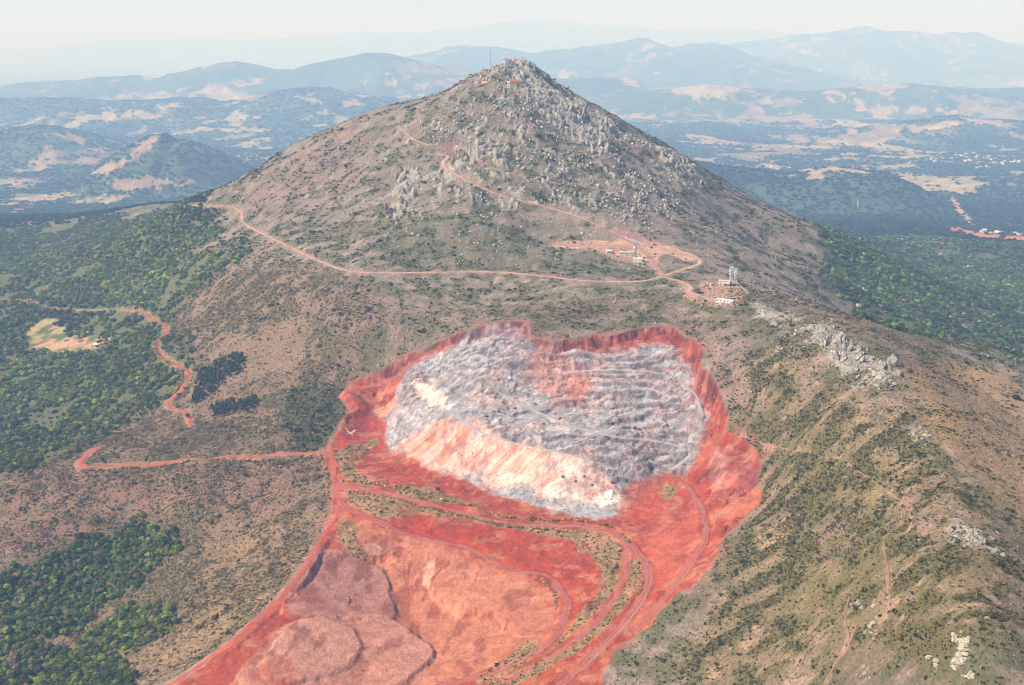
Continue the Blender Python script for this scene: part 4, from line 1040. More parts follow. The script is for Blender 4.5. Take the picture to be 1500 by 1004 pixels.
M_rockr = noise_mat('red banded rock', c(120,70,62), c(196,170,150), 1.1, 0.95, 0.8)
def rock_me(sub, m, stretch, cuts=10):
    v = rock_shape(sub, cuts, stretch); return np_mesh('rock', v, ico_f[sub], None, m, False)
protos_i = [rock_me(3, M_rocki, (rng.uniform(0.8, 1.2), rng.uniform(0.6, 1.0), rng.uniform(0.7, 1.3))) for _ in range(14)]
protos_c = [rock_me(3, M_rocki, (rng.uniform(0.5, 0.8), rng.uniform(0.5, 0.9), rng.uniform(1.1, 1.5)), 14) for _ in range(10)]
protos_d = [rock_me(2, M_rockd, (1, rng.uniform(0.7, 1.0), rng.uniform(0.6, 0.9))) for _ in range(5)]
protos_w = [rock_me(3, M_rockw, (1.1, rng.uniform(0.7, 1.0), rng.uniform(0.7, 1.1))) for _ in range(5)]

# photo centre, spread, how many, height in photo pixels, where
CL = [
 (735,112,30,12,12,5,11,'crag','on the very top of the peak below the white church'),
 (790,135,25,22,16,6,12,'crag','on the steep flank just beside the summit'),
 (700,150,35,22,14,4,8,'boulder','in the rubble below the summit terrace'),
 (838,178,30,22,22,7,15,'crag','on the jagged shoulder of the peak'),
 (890,190,9,8,6,15,25,'crag','at the outer edge of the jagged shoulder'),
 (852,174,6,5,5,9,15,'crag','where the jagged shoulder first breaks the skyline'),
 (1020,270,16,6,6,7,11,'crag','at the low end of the skyline shoulder'),
 (875,215,22,14,10,7,13,'crag','under the jagged shoulder'),
 (715,215,45,22,20,5,12,'boulder','on the mid face of the peak'),
 (800,240,50,28,20,5,11,'boulder','on the slope under the shoulder'),
 (985,240,26,8,16,7,14,'crag','along the lower skyline shoulder'),
 (905,285,45,25,16,5,10,'boulder','above the road on the dark flank'),
 (950,325,40,18,14,5,10,'boulder','between the road and the flank skyline'),
 (588,275,12,26,14,7,15,'crag','in the pale rock rib beside the upper road'),
 (572,312,8,8,5,8,14,'crag','at the foot of the pale rock rib'),
 (640,310,45,25,10,4,8,'boulder','on the slope below the upper road'),
 (590,345,35,14,10,5,9,'boulder','on the brown slope left of the road bend'),
 (700,350,40,20,7,4,8,'boulder','on the slope above the contour road'),
 (860,350,14,12,4,6,11,'boulder','above the gravel yard'),
 (930,392,25,6,10,4,8,'boulder','below the white hut and its mast'),
 (1218,497,20,14,20,8,17,'crag','in the upper part of the ridge outcrop'),
 (1245,522,22,16,24,8,19,'crag','in the heart of the ridge outcrop'),
 (1298,535,16,6,12,9,17,'crag','in the arched block group of the ridge outcrop'),
 (1275,560,36,14,20,6,13,'boulder','at the lower end of the ridge outcrop'),
 (1175,490,22,20,10,4,8,'boulder','on the crest above the ridge outcrop'),
 (1318,562,16,10,7,4,8,'boulder','on the tan edge beside the ridge outcrop'),
 (1345,640,14,9,7,6,12,'boulder','on the olive slope beyond the footpath'),
 (1430,785,34,10,12,5,12,'boulder','in the dark scatter on the far side of the ridge'),
 (1468,812,3,3,1,14,14,'boulder','standing alone below the dark scatter'),
 (1262,890,24,12,7,5,11,'boulder','in the outcrop beside the lower footpath'),
 (1270,985,22,10,6,6,13,'boulder','at the bottom of the ridge beside the footpath'),
 (1365,972,10,14,5,6,12,'pale boulder','just below the big cream rock'),
 (1425,990,12,6,4,8,14,'pale boulder','below the big cream rock by the dark bush'),
 (1320,930,40,30,6,4,8,'boulder','between the two big outcrops'),
 (1140,525,25,20,6,4,8,'boulder','on the scrubby slope over the quarry'),
 (1450,640,40,40,6,5,9,'boulder','on the tan grass spur'),
 (560,622,30,10,4,3,5,'dark block','on the grey scree of the quarry'),
 (760,605,80,22,10,3,7,'dark block','on the quarry bench'),
 (900,620,70,30,12,3,7,'dark block','among the grey rubble of the quarry'),
 (870,700,50,12,6,4,8,'dark block','on the pale quarry face'),
]
ind_rocks = 0
for (cx, cy, sx, sy, n, h0, h1, kd, where) in CL:
    a = rng.uniform(0, 2*math.pi, n); r_ = np.sqrt(rng.random(n))
    P = drop(cx + sx*r_*np.cos(a), cy + sy*r_*np.sin(a))
    for p in P:
        d = p[1]*CT - p[2]*ST
        hpx = rng.uniform(h0, h1); s = hpx*d/FPX*0.62
        pr_ = protos_d if 'dark' in kd else protos_w if 'pale' in kd else protos_c if kd == 'crag' else protos_i
        o = bpy.data.objects.new('boulder' if 'crag' not in kd else 'crag', pr_[rng.integers(len(pr_))]); col.objects.link(o)
        o.location = (p[0], p[1], p[2] + s*(0.14 if kd == 'crag' else -0.06))
        tall = 1.25 if kd == 'crag' else 0.8
        o.scale = (s*rng.uniform(0.75, 1.1), s*rng.uniform(0.75, 1.1), s*tall*rng.uniform(0.8, 1.1))
        o.rotation_euler = (rng.normal(0, 0.22), rng.normal(0, 0.22) + (0.25 if kd == 'crag' else 0), rng.uniform(0, 6.28))
        tone_ = {'crag': 'tall grey crag', 'boulder': 'grey boulder', 'pale boulder': 'pale cream boulder', 'dark block': 'dark rock block'}[kd]
        o['label'] = f'{tone_} {where}'; o['category'] = 'rock'; o['group'] = f'{kd}s {where}'
        ind_rocks += 1
print('rocks', ind_rocks)

def fuse(parts, m, name):
    V = []; F_ = []; k = 0
    for v, f in parts: V.append(v); F_.append(f + k); k += len(v)
    return np_mesh(name, np.concatenate(V), np.concatenate(F_), None, m)
def rockpile(px_, py_, spec, m, name, label, parts=()):
    p = drop([px_], [py_])[0]
    sh = []
    for dx, dy, dz, sx, sy, sz, rz in spec:
        v = rock_shape(3, 12)*np.array([sx, sy, sz]); cr, sr = math.cos(rz), math.sin(rz)
        v = np.c_[v[:, 0]*cr - v[:, 1]*sr + dx, v[:, 0]*sr + v[:, 1]*cr + dy, v[:, 2]]
        g0 = ground(v[:, 0]*0 + p[0] + dx, v[:, 1]*0 + p[1] + dy) - p[2]
        v[:, 2] += dz*0.35 + g0; sh.append((v, ico_f[3]))
    o = link(name, fuse(sh, m, name), label=label, category='rock'); o.location = p
    return o, p
spec_ = []
for t in np.linspace(0, 1, 26):
    cx_ = -5 + 11*t + 2.5*math.sin(t*5) + rng.normal(0, .9); cy_ = -8 + 24*t + rng.normal(0, 1.0); wd_ = (2.9 - 1.4*t)*rng.uniform(.7, 1.25)
    spec_.append((cx_, cy_, .6, wd_*1.25, wd_, wd_*rng.uniform(.75, 1.15), rng.uniform(-.9, .9)))
    if t < .6: spec_.append((cx_ + rng.uniform(0.8, 2.2), cy_ + rng.normal(0, 1.5), .4, wd_, wd_*.8, wd_*rng.uniform(.6, 1.0), rng.uniform(-.9, .9)))
rockpile(1408, 952, spec_, M_rockw, 'cream_outcrop', 'big cream white rock outcrop with streaked front on the brown slope')
o, p = rockpile(1284, 928, [(-1,3.4,.8,3.8,1.2,1.4,-.45),(0.5,1.2,.9,3.6,1.1,1.5,-.5),(-.5,-1.2,.7,3.4,1.3,1.5,-.45),(2.2,-2.8,.6,2.0,1.0,1.3,-.5),(-2.4,-4.2,.5,2.2,1.0,1.0,-.6)], M_rockr, 'banded_outcrop', 'tilted banded rock slabs with a red hollow beside the footpath')

# the small stones that nobody could count
def stones(name, n, x0, x1, y0, y1, dens, size, pal, m, sub=1):
    x, y = cand(n, x0, x1, y0, y1); k_ = rng.random(n) < dens(x, y); p = put(x[k_], y[k_]); p = p[in_frame(p, 60, 60)]
    s = size(p)*np.minimum(rng.lognormal(-0.1, 0.6, len(p)), 2.2); colr, _ = tree_colours(len(p), pal=pal)
    Vs, Fs, Cs = [], [], []; off = 0; which = rng.integers(0, 12, len(p))
    for k in range(12):
        v = rock_shape(sub, 9, (1.0, rng.uniform(0.45, 0.9), rng.uniform(0.5, 1.5))); lean = rng.normal(0, .35); v[:, 0] += lean*v[:, 2]; mm = which == k; nn = int(mm.sum())
        a = rng.uniform(0, 6.28, nn)[:, None]
        xx_ = (v[None, :, 0]*np.cos(a) - v[None, :, 1]*np.sin(a))*s[mm][:, None] + p[mm, 0][:, None]
        yy_ = (v[None, :, 0]*np.sin(a) + v[None, :, 1]*np.cos(a))*s[mm][:, None] + p[mm, 1][:, None]
        zz_ = (v[None, :, 2] + 0.12)*s[mm][:, None] + p[mm, 2][:, None]
        Vs.append(np.stack([xx_, yy_, zz_], -1).reshape(-1, 3)); Cs.append(np.repeat(colr[mm], len(v), 0))
        Fs.append((ico_f[sub][None] + (np.arange(nn)*len(v))[:, None, None] + off).reshape(-1, 3)); off += nn*len(v)
    link(name, np_mesh(name, np.concatenate(Vs), np.concatenate(Fs), np.concatenate(Cs), m), kind='stuff'); print(name, len(p))
ROCK_P = [(c(192,184,174), .5), (c(168,160,150), .25), (c(212,204,192), .25)]
cw = np.clip(crag + 0.45*rock, 0, 1)
rdens = np.clip(0.02 + 0.55*cw*sstep(-0.15, 0.5, fbm(Xf, Yf, 60, 4, 500)) + 0.10*sstep(0.2, 0.6, fbm(Xf, Yf, 90, 4, 501)), 0, 1)
nolm = 1 - 0.85*lm
stones('rubble', 85000, -480, 480, 1430, 2120, lambda x, y: out_pit(x, y)*gsample(notfor*nolm, x, y)*gsample(rdens, x, y), lambda p: 0.8 + 0.8*gsample(rock, p[:, 0], p[:, 1]), ROCK_P, M_rock)
stones('rubble', 60000, -800, 800, 380, 1440, lambda x, y: out_pit(x, y)*gsample(notfor*nolm, x, y)*gsample(rdens, x, y), lambda p: 0.35 + 0.75*(p[:, 1]/1000)*(0.7 + 0.8*gsample(rock, p[:, 0], p[:, 1])), ROCK_P, M_rock)
qd = np.zeros(N, np.float32); qd[pm] = up_m*(1 - 0.7*fc)*sstep(-0.2, 0.5, fbm(xp, yp, 28, 4, 502))
stones('quarry_rubble', 140000, -320, 300, 850, 1280, lambda x, y: 0.08 + 0.8*gsample(qd, x, y)*(gsample(dpit, x, y) > 3) - 0.09*(gsample(dpit, x, y) < 3), lambda p: 0.5 + 0*p[:, 0], [(c(166,160,162), .42), (c(196,190,190), .2), (c(104,92,96), .18), (c(184,150,138), .2)], M_rock)

# ------------------------------------------------------------------ buildings, masts, poles, walls
M_white = noise_mat('white render', c(226,222,214), c(240,236,228), 0.6)
M_cream = noise_mat('cream render', c(222,206,176), c(236,222,196), 0.6)
M_terra = noise_mat('terracotta tiles', c(176,88,62), c(200,112,84), 2.0)
M_pinkr = noise_mat('pink roof sheet', c(214,176,164), c(228,194,182), 1.0)
M_whiter = noise_mat('pale roof sheet', c(214,212,208), c(234,232,228), 1.0)
M_yel = noise_mat('yellow render', c(196,172,92), c(212,190,116), 0.8)
M_dark = noise_mat('dark opening', c(38,36,38), c(56,52,54), 1.0)
M_steel = noise_mat('galvanised steel', c(150,150,150), c(176,176,176), 2.0, 0.5)
M_steelw = noise_mat('white painted steel', c(222,222,220), c(238,238,236), 2.0, 0.5)
M_steelr = noise_mat('red painted steel', c(188,60,44), c(204,76,58), 2.0, 0.5)
M_green = noise_mat('pale green paint', c(126,176,150), c(146,194,168), 2.0, 0.6)
M_conc = noise_mat('weathered concrete', c(150,138,130), c(182,170,160), 0.8)
M_blue = noise_mat('blue plastic', c(96,150,190), c(120,170,206), 1.0, 0.5)
M_wood = noise_mat('weathered post', c(196,184,168), c(216,204,190), 2.0)
M_sand = noise_mat('pale sand', c(224,180,160), c(236,196,178), 0.8)

def thing(name, label, cat, p, rz=0.0, group=None):
    e = bpy.data.objects.new(name, None); col.objects.link(e); e.location = p; e.rotation_euler = (0, 0, rz)
    e['label'] = label; e['category'] = cat
    if group: e['group'] = group
    return e
def box(bm_, cx, cy, z0, sx, sy, sz, rz=0):
    r_ = bmesh.ops.create_cube(bm_, size=1.0)['verts']
    M = Matrix.Translation((cx, cy, z0 + sz/2)) @ Matrix.Rotation(rz, 4, 'Z') @ Matrix.Diagonal((sx, sy, sz, 1))
    bmesh.ops.transform(bm_, matrix=M, verts=r_)
def part(par, name, build, m):
    b = bmesh.new(); build(b); o = bpy.data.objects.new(name, bm_mesh(name, b, m)); col.objects.link(o); o.parent = par; return o
def gable(b, cx, cy, z0, sx, sy, h, over=0.4):
    """pitched roof, ridge along x, with overhang and thickness"""
    hx, hy = sx/2 + over, sy/2 + over; t = 0.22; sl = h/hy
    v = [b.verts.new((cx + a, cy + y_, z0 + z_)) for a in (-hx, hx) for y_, z_ in ((-hy, -0.05), (0, h), (hy, -0.05), (hy, -0.05 - t), (0, h - t), (-hy, -0.05 - t))]
    n = 6
    for i in range(n): b.faces.new((v[i], v[(i+1) % n], v[n + (i+1) % n], v[n + i]))
    b.faces.new(v[:n][::-1]); b.faces.new(v[n:])
def gwall(b, sx, sy, h, gh):
    """walls with gable ends"""
    box(b, 0, 0, -6, sx, sy, h + 6)
    if gh:
        for a in (-sx/2 + .1, sx/2 - .1):
            v = [b.verts.new((a + d, y_, z_)) for d in (-.09, .09) for y_, z_ in ((-sy/2 + .02, h), (sy/2 - .02, h), (0, h + gh*0.93))]
            b.faces.new(v[:3]); b.faces.new(v[3:][::-1])
            for i in range(3): b.faces.new((v[i], v[3 + i], v[3 + (i+1) % 3], v[(i+1) % 3]))
def house(px_, py_, sx, sy, h, gh, rz, wall, roof, label, name='house', cat='building', nwin=3, flat=False, group=None, lift=0.0):
    p = drop([px_], [py_])[0]; t = thing(name, label, cat, (p[0], p[1], p[2] + lift), rz, group)
    part(t, 'wall', lambda b: gwall(b, sx, sy, h, 0 if flat else gh), wall)
    if flat: part(t, 'roof', lambda b: (box(b, 0, 0, h + .003, sx + .7, sy + .7, 0.28), box(b, 0, -sy/2 - .2, h + .29, sx + .7, 0.2, .25)), roof)
    else: part(t, 'roof', lambda b: gable(b, 0, 0, h + .1, sx, sy, gh), roof)
    for k in range(nwin):
        x_ = (k + 0.5)/nwin*sx - sx/2
        if k == nwin//2 and nwin > 1: part(t, 'door', lambda b: box(b, x_, -sy/2 - .02, 0.0, 1.1, 0.1, 2.1), M_dark)
        else: part(t, 'window', lambda b: box(b, x_, -sy/2 - .02, 1.1, 1.3, 0.1, 1.1), M_dark)
    return t

# --- gravel yard station
A1 = house(918, 373, 21, 6, 3.4, 1.0, math.radians(-3), M_cream, M_whiter, 'long low cream building beside the lattice mast on the gravel yard', nwin=7, flat=True)
A2 = house(892, 370.5, 8, 5, 3.2, 1.2, 0.15, M_white, M_whiter, 'small white house at the end of the gravel yard', nwin=2)
A3 = house(934.5, 383, 13, 8, 4.2, 1.0, -0.2, M_white, M_whiter, 'white flat-roofed hut at the foot of the lattice mast', nwin=2, flat=True)
# --- walled station
B1 = house(1061, 417, 15, 9, 5.0, 1.0, -0.3, M_white, M_pinkr, 'white building with pink flat roof inside the walled yard', nwin=3, flat=True)
B2 = house(1062, 443, 22, 6, 3.4, 1.0, -0.55, M_white, M_whiter, 'long white building below the walled yard', nwin=5, flat=True)
B3 = house(1042, 418.5, 2.4, 2.4, 2.6, 0.6, 0.1, M_white, M_whiter, 'tiny white kiosk in the walled yard', nwin=1, flat=True)

def lattice(t, h, w0, w1, n, m, r=0.16, name='lattice_mast'):
    def f(b):
        for k in range(n):
            z0, z1 = h*k/n, h*(k+1)/n; a0_, a1_ = (w0 + (w1 - w0)*k/n)/2, (w0 + (w1 - w0)*(k+1)/n)/2
            cs = [(-1,-1),(1,-1),(1,1),(-1,1)]
            for i in range(4):
                x0, y0 = cs[i]; x1, y1 = cs[(i+1) % 4]
                tube(b, (x0*a0_, y0*a0_, z0), (x0*a1_, y0*a1_, z1), r, r, 5)
                tube(b, (x0*a0_, y0*a0_, z0), (x1*a1_, y1*a1_, z1), r*.55, r*.55, 4)
                tube(b, (x1*a0_, y1*a0_, z0), (x0*a1_, y0*a1_, z1), r*.55, r*.55, 4)
                tube(b, (x0*a1_, y0*a1_, z1), (x1*a1_, y1*a1_, z1), r*.55, r*.55, 4)
    return part(t, name, f, m)
def dish(t, x, y, z, rad, az):
    def f(b):
        n = 14; d = Vector((math.cos(az), math.sin(az), 0)); s_ = Vector((-math.sin(az), math.cos(az), 0)); u_ = Vector((0, 0, 1)); o_ = Vector((x, y, z))
        rings = []
        for rr, dd in ((0.05, 0.0), (0.6, .16), (1.0, .42), (1.0, .62), (0.05, .62)):
            rings.append([b.verts.new(o_ + d*(dd*rad + .3) + (s_*math.cos(q_) + u_*math.sin(q_))*rr*rad) for q_ in [2*math.pi*i/n for i in range(n)]])
        for ra, rb in zip(rings, rings[1:]):
            for i in range(n): b.faces.new((ra[i], ra[(i+1) % n], rb[(i+1) % n], rb[i]))
        b.faces.new(rings[0][::-1]); b.faces.new(rings[-1])
    return part(t, 'dish_antenna', f, M_steelw)

p = drop([931], [381])[0]; T1 = thing('lattice_mast_tower', 'tall grey lattice mast with three white dishes on the gravel yard', 'radio mast', p)
lattice(T1, 40, 3.6, 1.4, 12, M_steel, 0.22)
for a in ((-1.4, 0, 18.5, 2.0, 3.6), (1.4, -.2, 19, 1.7, -.6), (0.3, -1.0, 27.5, 2.0, -1.5)): dish(T1, *a)
for k in range(4): part(T1, 'antenna', lambda b: tube(b, (math.cos(k*1.57)*.9, math.sin(k*1.57)*.9, 37), (math.cos(k*1.57)*.9, math.sin(k*1.57)*.9, 42.5), .12, .08), M_steelw)
p = drop([1070.5], [418])[0]; T2 = thing('lattice_mast_tower', 'stout white lattice mast crowded with antennas in the walled yard', 'radio mast', p, 0.2)
lattice(T2, 25, 3.6, 2.6, 7, M_steelw, 0.2)
for i, a in enumerate([(-1.8, -.5, 20, 1.4, 3.4), (1.8, -.4, 23, 1.3, -.3), (0, -1.8, 18, 1.5, -1.5), (1.8, 0, 16, 1.2, 0), (-1.7, -1, 15, 1.1, 3.8)]): dish(T2, *a)
for k in range(5): part(T2, 'antenna', lambda b: box(b, math.cos(k*1.25)*2.2, math.sin(k*1.25)*2.2, 22, .35, .35, 2.8), M_steelw)
p = drop([1077], [417])[0]; T3 = thing('lattice_mast_tower', 'slimmer white lattice mast with stacked dishes at the yard corner', 'radio mast', p, 0.1)
lattice(T3, 22, 3.0, 2.4, 6, M_steelw, 0.17)
for a in ((0, -1.2, 9, 1.6, -1.4), (.3, -1.2, 13, 1.9, -1.5), (.6, -1.2, 20, 1.4, -1.0), (-1.2, -.6, 17, 1.2, 3.6)): dish(T3, *a)

def wallrun(name, label, pts, h, th, m, cat='wall', step=3.0):
    L_ = spline_lin(drop(*np.array(pts, float).T), step); b = bmesh.new(); prev = None
    for i in range(len(L_)):
        a = L_[max(0, i-1)]; e = L_[min(len(L_)-1, i+1)]; d = np.array([e[0]-a[0], e[1]-a[1]]); d /= np.linalg.norm(d) + 1e-9; nn = np.array([-d[1], d[0]])*th/2
        z = float(ground(L_[i][0], L_[i][1]))
        cur = [b.verts.new((L_[i][0] + s*nn[0], L_[i][1] + s*nn[1], zz_)) for s, zz_ in ((-1, z - 1), (1, z - 1), (1, z + h), (-1, z + h))]
        if prev:
            for k in range(4): b.faces.new((prev[k], prev[(k+1) % 4], cur[(k+1) % 4], cur[k]))
        else: b.faces.new(cur)
        prev = cur
    b.faces.new(prev[::-1]); bmesh.ops.recalc_face_normals(b, faces=b.faces[:])
    o = bpy.data.objects.new(name, bm_mesh(name, b, m)); col.objects.link(o); o['label'] = label; o['category'] = cat; return o
def spline_lin(P, step):
    out = []
    for a, b_ in zip(P[:-1], P[1:]):
        n = max(1, int(np.linalg.norm((b_ - a)[:2])/step)); t = np.arange(n)[:, None]/n; out.append(a + (b_ - a)*t)
    out.append(P[-1:]); return np.vstack(out)
wallrun('yard_wall', 'pale wall at the back of the walled yard', [(1026,412),(1052,414)], 1.6, .5, M_conc)
wallrun('yard_wall', 'sloping pale wall on the gate side of the walled yard', [(1029,416),(1045,437)], 1.6, .5, M_conc)
wallrun('yard_wall', 'bent pale wall around the far corner of the walled yard', [(1078,413),(1097,432),(1066,436)], 1.6, .7, M_conc)

# --- summit
C1 = house(744, 97, 15, 7, 5.2, 2.2, 0.1, M_white, M_terra, 'white church with red roof on the very summit', name='church', nwin=5, lift=5.0)
for x_, y_ in ((-5.5, -2.2), (-1.6, -2.6)):
    tw = part(C1, 'bell_tower', lambda b: box(b, x_, y_ - 1.6, -1, 2.6, 2.6, 9.2), M_white)
    b = bmesh.new(); bmesh.ops.create_cone(b, cap_ends=True, segments=4, radius1=2.0, radius2=0.1, depth=2.4, matrix=Matrix.Translation((x_, y_ - 1.6, 9.4)) @ Matrix.Rotation(math.pi/4, 4, 'Z'))
    o = bpy.data.objects.new('tower_cap', bm_mesh('tower_cap', b, M_terra)); col.objects.link(o); o.parent = tw
house(752, 98.5, 9, 5, 3.6, 1.0, -0.1, M_white, M_terra, 'low white annex joined to the summit church', nwin=3, lift=4.0)
house(707, 112, 7, 5, 3.4, 1.2, 0.2, M_cream, M_terra, 'small cream house on the terrace below the summit mast', nwin=2)
house(713, 108, 5, 4, 3.0, 1.0, 0.1, M_white, M_terra, 'white hut with red roof on the summit terrace', nwin=1)
Y1 = house(752, 127, 13, 7, 5.5, 2.4, 0.05, M_yel, M_terra, 'yellow hermitage with orange roof on its stone terrace', nwin=4, lift=3.5)
house(745.5, 127, 6, 5, 4.2, 1.4, 0.05, M_white, M_whiter, 'white wing beside the yellow hermitage', nwin=1, lift=3.5)
house(761, 126, 7, 5, 3.6, 1.4, -0.1, M_yel, M_terra, 'low ochre outbuilding on the stone terrace', nwin=2, lift=3.5)
house(755, 141, 4, 3.5, 2.8, 1.2, 0.1, M_terra, M_terra, 'tiny orange shrine under the hermitage terrace', name='shrine', nwin=1)
wallrun('terrace_wall', 'dark stone retaining wall below the yellow hermitage', [(744,131),(752,131.5),(762,130.5),(768,127)], 2.6, .8, M_conc)
p = drop([719], [103.5])[0]; e = thing('guyed_mast', 'tall thin dark mast standing on the summit terrace', 'radio mast', p)
lattice(e, 39, 1.3, 0.9, 16, M_steel, 0.17)
for px_, lb, h in ((736.5, 'thin short mast on the church side of the summit', 10), (755, 'thin mast just behind the church annex', 9), (759, 'thinnest mast at the end of the summit', 8)):
    p = drop([px_], [97])[0]; e = thing('aerial', lb, 'aerial', p)
    part(e, 'pole', lambda b: tube(b, (0, 0, -1), (0, 0, h), .14, .10), M_steel)
    part(e, 'crossbar', lambda b: (tube(b, (-.8, 0, h - 1), (.8, 0, h - 1), .07, .07), tube(b, (0, -.6, h - 2), (0, .6, h - 2), .07, .07)), M_steel)
# pale green installation
p = drop([732], [157])[0]; e = thing('antenna_tower', 'pale green antenna tower among the summit rocks', 'radio mast', p)
lattice(e, 24, 3.0, 1.4, 8, M_green, .28); dish(e, 0, -1.2, 9, 2.0, -1.5); dish(e, -1.2, -.4, 6, 1.5, 3.6); dish(e, 1.2, -.4, 12, 1.4, -.4)
part(e, 'platform', lambda b: (box(b, 0, 0, 7.5, 8, 4, .4), box(b, 0, -1.9, 8, 8, .15, 1.0)), M_green)
b_ = house(733, 157.5, 6, 4, 3.0, .8, .1, M_white, M_whiter, 'white equipment hut under the pale green tower', nwin=2, flat=True)
p = drop([746], [156])[0]; e = thing('railing', 'pale green double railing beside the green tower', 'railing', p)
for z_ in (1.6, 3.0): part(e, 'rail', lambda b: box(b, 0, 0, z_, 15, .35, .4), M_green)
for k in range(6): part(e, 'post', lambda b: box(b, -7 + k*2.8, .3, -1.5, .3, .3, 4.6), M_green)
# cave mouth and burnt patch by the upper road
rockpile(673, 194, [(-3,2,1.8,4,3,3,.2),(3.5,2,1.6,4,3,3,-.3),(0,4,3.5,5,3,2,.1)], M_rocki, 'cave_rocks', 'rocks framing a dark hollow above the upper road')

# --- poles along the contour road, fence, markers
for px_, py_, lb in ((562,400,'light pole where the contour road straightens'),(613,399,'second light pole along the contour road from the hairpin'),(664,399,'light pole on the straight below the brown slope'),(722,399,'light pole at the middle of the contour road'),
                     (772,402,'light pole below the gravel yard\'s pale bank'),(821,407,'light pole beside the purple stain on the contour road'),(881,411,'light pole where the white fence begins'),(943,410,'light pole under the white hut')):
    p = drop([px_], [py_])[0]; e = thing('utility_pole', lb, 'pole', p)
    part(e, 'pole', lambda b: tube(b, (0, 0, -1), (0, 0, 7.6), .24, .17), M_wood)
    part(e, 'crossarm', lambda b: box(b, 0, 0, 6.7, 2.0, .18, .2), M_wood)
def fence(label, pts, gap, h):
    L_ = spline_lin(drop(*np.array(pts, float).T), gap); e = thing('fence', label, 'fence', tuple(L_[0]))
    b2 = []
    pm_ = None
    for q_ in L_[:95]:
        z = float(ground(q_[0], q_[1])) - L_[0][2]
        o = part(e, 'post', lambda b: box(b, 0, 0, -.6, .34, .34, h + .6), M_wood) if pm_ is None else None
        if o is None: o = bpy.data.objects.new('post', pm_.data); col.objects.link(o); o.parent = e
        pm_ = pm_ or o; o.location = (q_[0] - L_[0][0], q_[1] - L_[0][1], z); b2.append(Vector(o.location))
    part(e, 'wire', lambda b: [tube(b, a + Vector((0, 0, h*f)), d + Vector((0, 0, h*f)), .03, .03, 4) for a, d in zip(b2, b2[1:]) for f in (.5, .9)], M_steel)
fence('white post fence on the outer edge of the contour road below the stations', [(862,417),(905,418),(940,418),(972,414),(996,418)], 3.2, 2.0)
fence('post fence running up to the walled yard along the pale track', [(1000,424),(1006,432),(1030,439),(1046,443)], 3.6, 1.6)
for px_, py_, lb in ((865,951,'white marker post on the inner bank of the haul road'),(874,962,'white marker post on the edge of the red haul road'),(946,875,'small white marker beside the outer haul road'),(848,972,'white marker post at the lowest bend of the haul road')):
    p = drop([px_], [py_])[0]; e = thing('marker_post', lb, 'marker', p)
    part(e, 'post', lambda b: box(b, 0, 0, -.4, .45, .45, 2.2), M_white); part(e, 'plate', lambda b: box(b, 0, -.3, 1.2, 1.0, .12, .8), M_white)
p = drop([997], [426])[0]; e = thing('sign_board', 'white sign board beside the pale track to the walled yard', 'sign', p)
part(e, 'board', lambda b: box(b, 0, 0, 1.2, 2.4, .15, 1.8), M_white); part(e, 'post', lambda b: box(b, 0, .2, -.5, .25, .2, 3.0), M_wood)

# pale crossed marks on the red floor
def strip_mesh(L_, hw, lift):
    T = np.gradient(L_[:, :2], axis=0); T /= np.linalg.norm(T, axis=1)[:, None] + 1e-9; Nn = np.c_[-T[:, 1], T[:, 0]]
    V = []
    for cs_ in (-1, -.5, 0, .5, 1):
        q_ = L_[:, :2] + Nn*cs_*hw*np.sin(np.linspace(0.5, 2.64, len(L_)))[:, None]; V.append(np.c_[q_, ground(q_[:, 0], q_[:, 1]) + lift - .1*abs(cs_)])
    n = len(L_); V = np.stack(V, 1).reshape(-1, 3); a_ = (np.arange(n - 1)[:, None]*5 + np.arange(4)[None]).ravel()
    return V, np.c_[a_, a_ + 1, a_ + 6, a_ + 5]
s1 = strip_mesh(spline(world([(506,628),(512,634),(518,638)]), .6), 1.5, .30); s2 = strip_mesh(spline(world([(521,630),(514,634),(508,637)]), .6), 1.3, .34)
o = link('sand_mark', np_mesh('sand_mark', np.vstack([s1[0], s2[0]]), np.vstack([s1[1], s2[1] + len(s1[0])]), None, M_sand), label='pale crossed sand mark on the red quarry corner', category='ground mark')
s1 = strip_mesh(spline(world([(511,872),(513,878),(510,883)]), .8), 1.0, .3)
link('stain_mark', np_mesh('stain_mark', *s1, None, noise_mat('dark stain', c(96,50,48), c(120,66,60), 1.0)), label='small dark stain on the flat pinkish tailings', category='ground mark')
for pts, hw, lb in (([(950,846),(944,868),(930,890),(912,912),(888,938),(862,965),(838,988)], .3, 'pale sandy edge line along the outer haul road'),):
    s1 = strip_mesh(spline(world(pts), 2) + np.array([2.8, -1.5, 0]), hw, .4); link('sand_line', np_mesh('sand_line', *s1, None, RM['tanroad']), label=lb, category='ground mark')

# --- clearing in the left forest
house(96.5, 500, 6, 5, 3.4, 1.0, .3, M_white, M_whiter, 'white hut in the sandy clearing of the green forest', nwin=2, flat=True)
p = drop([129], [491])[0]; e = thing('water_tank', 'blue and white water tank at the top of the sandy clearing', 'tank', p)
b = bmesh.new(); bmesh.ops.create_cone(b, cap_ends=True, segments=16, radius1=1.8, radius2=1.9, depth=3.2, matrix=Matrix.Translation((0, 0, 4.2))); o = bpy.data.objects.new('tank_body', bm_mesh('tank_body', b, M_blue)); col.objects.link(o); o.parent = e
b = bmesh.new(); bmesh.ops.create_cone(b, cap_ends=True, segments=16, radius1=2.0, radius2=.3, depth=.8, matrix=Matrix.Translation((0, 0, 6.2))); o = bpy.data.objects.new('lid', bm_mesh('lid', b, M_white)); col.objects.link(o); o.parent = e
for x_ in (-1, 1):
    for y_ in (-1, 1): part(e, 'leg', lambda b: tube(b, (x_, y_, -1), (x_, y_, 2.7), .18, .18), M_steel)
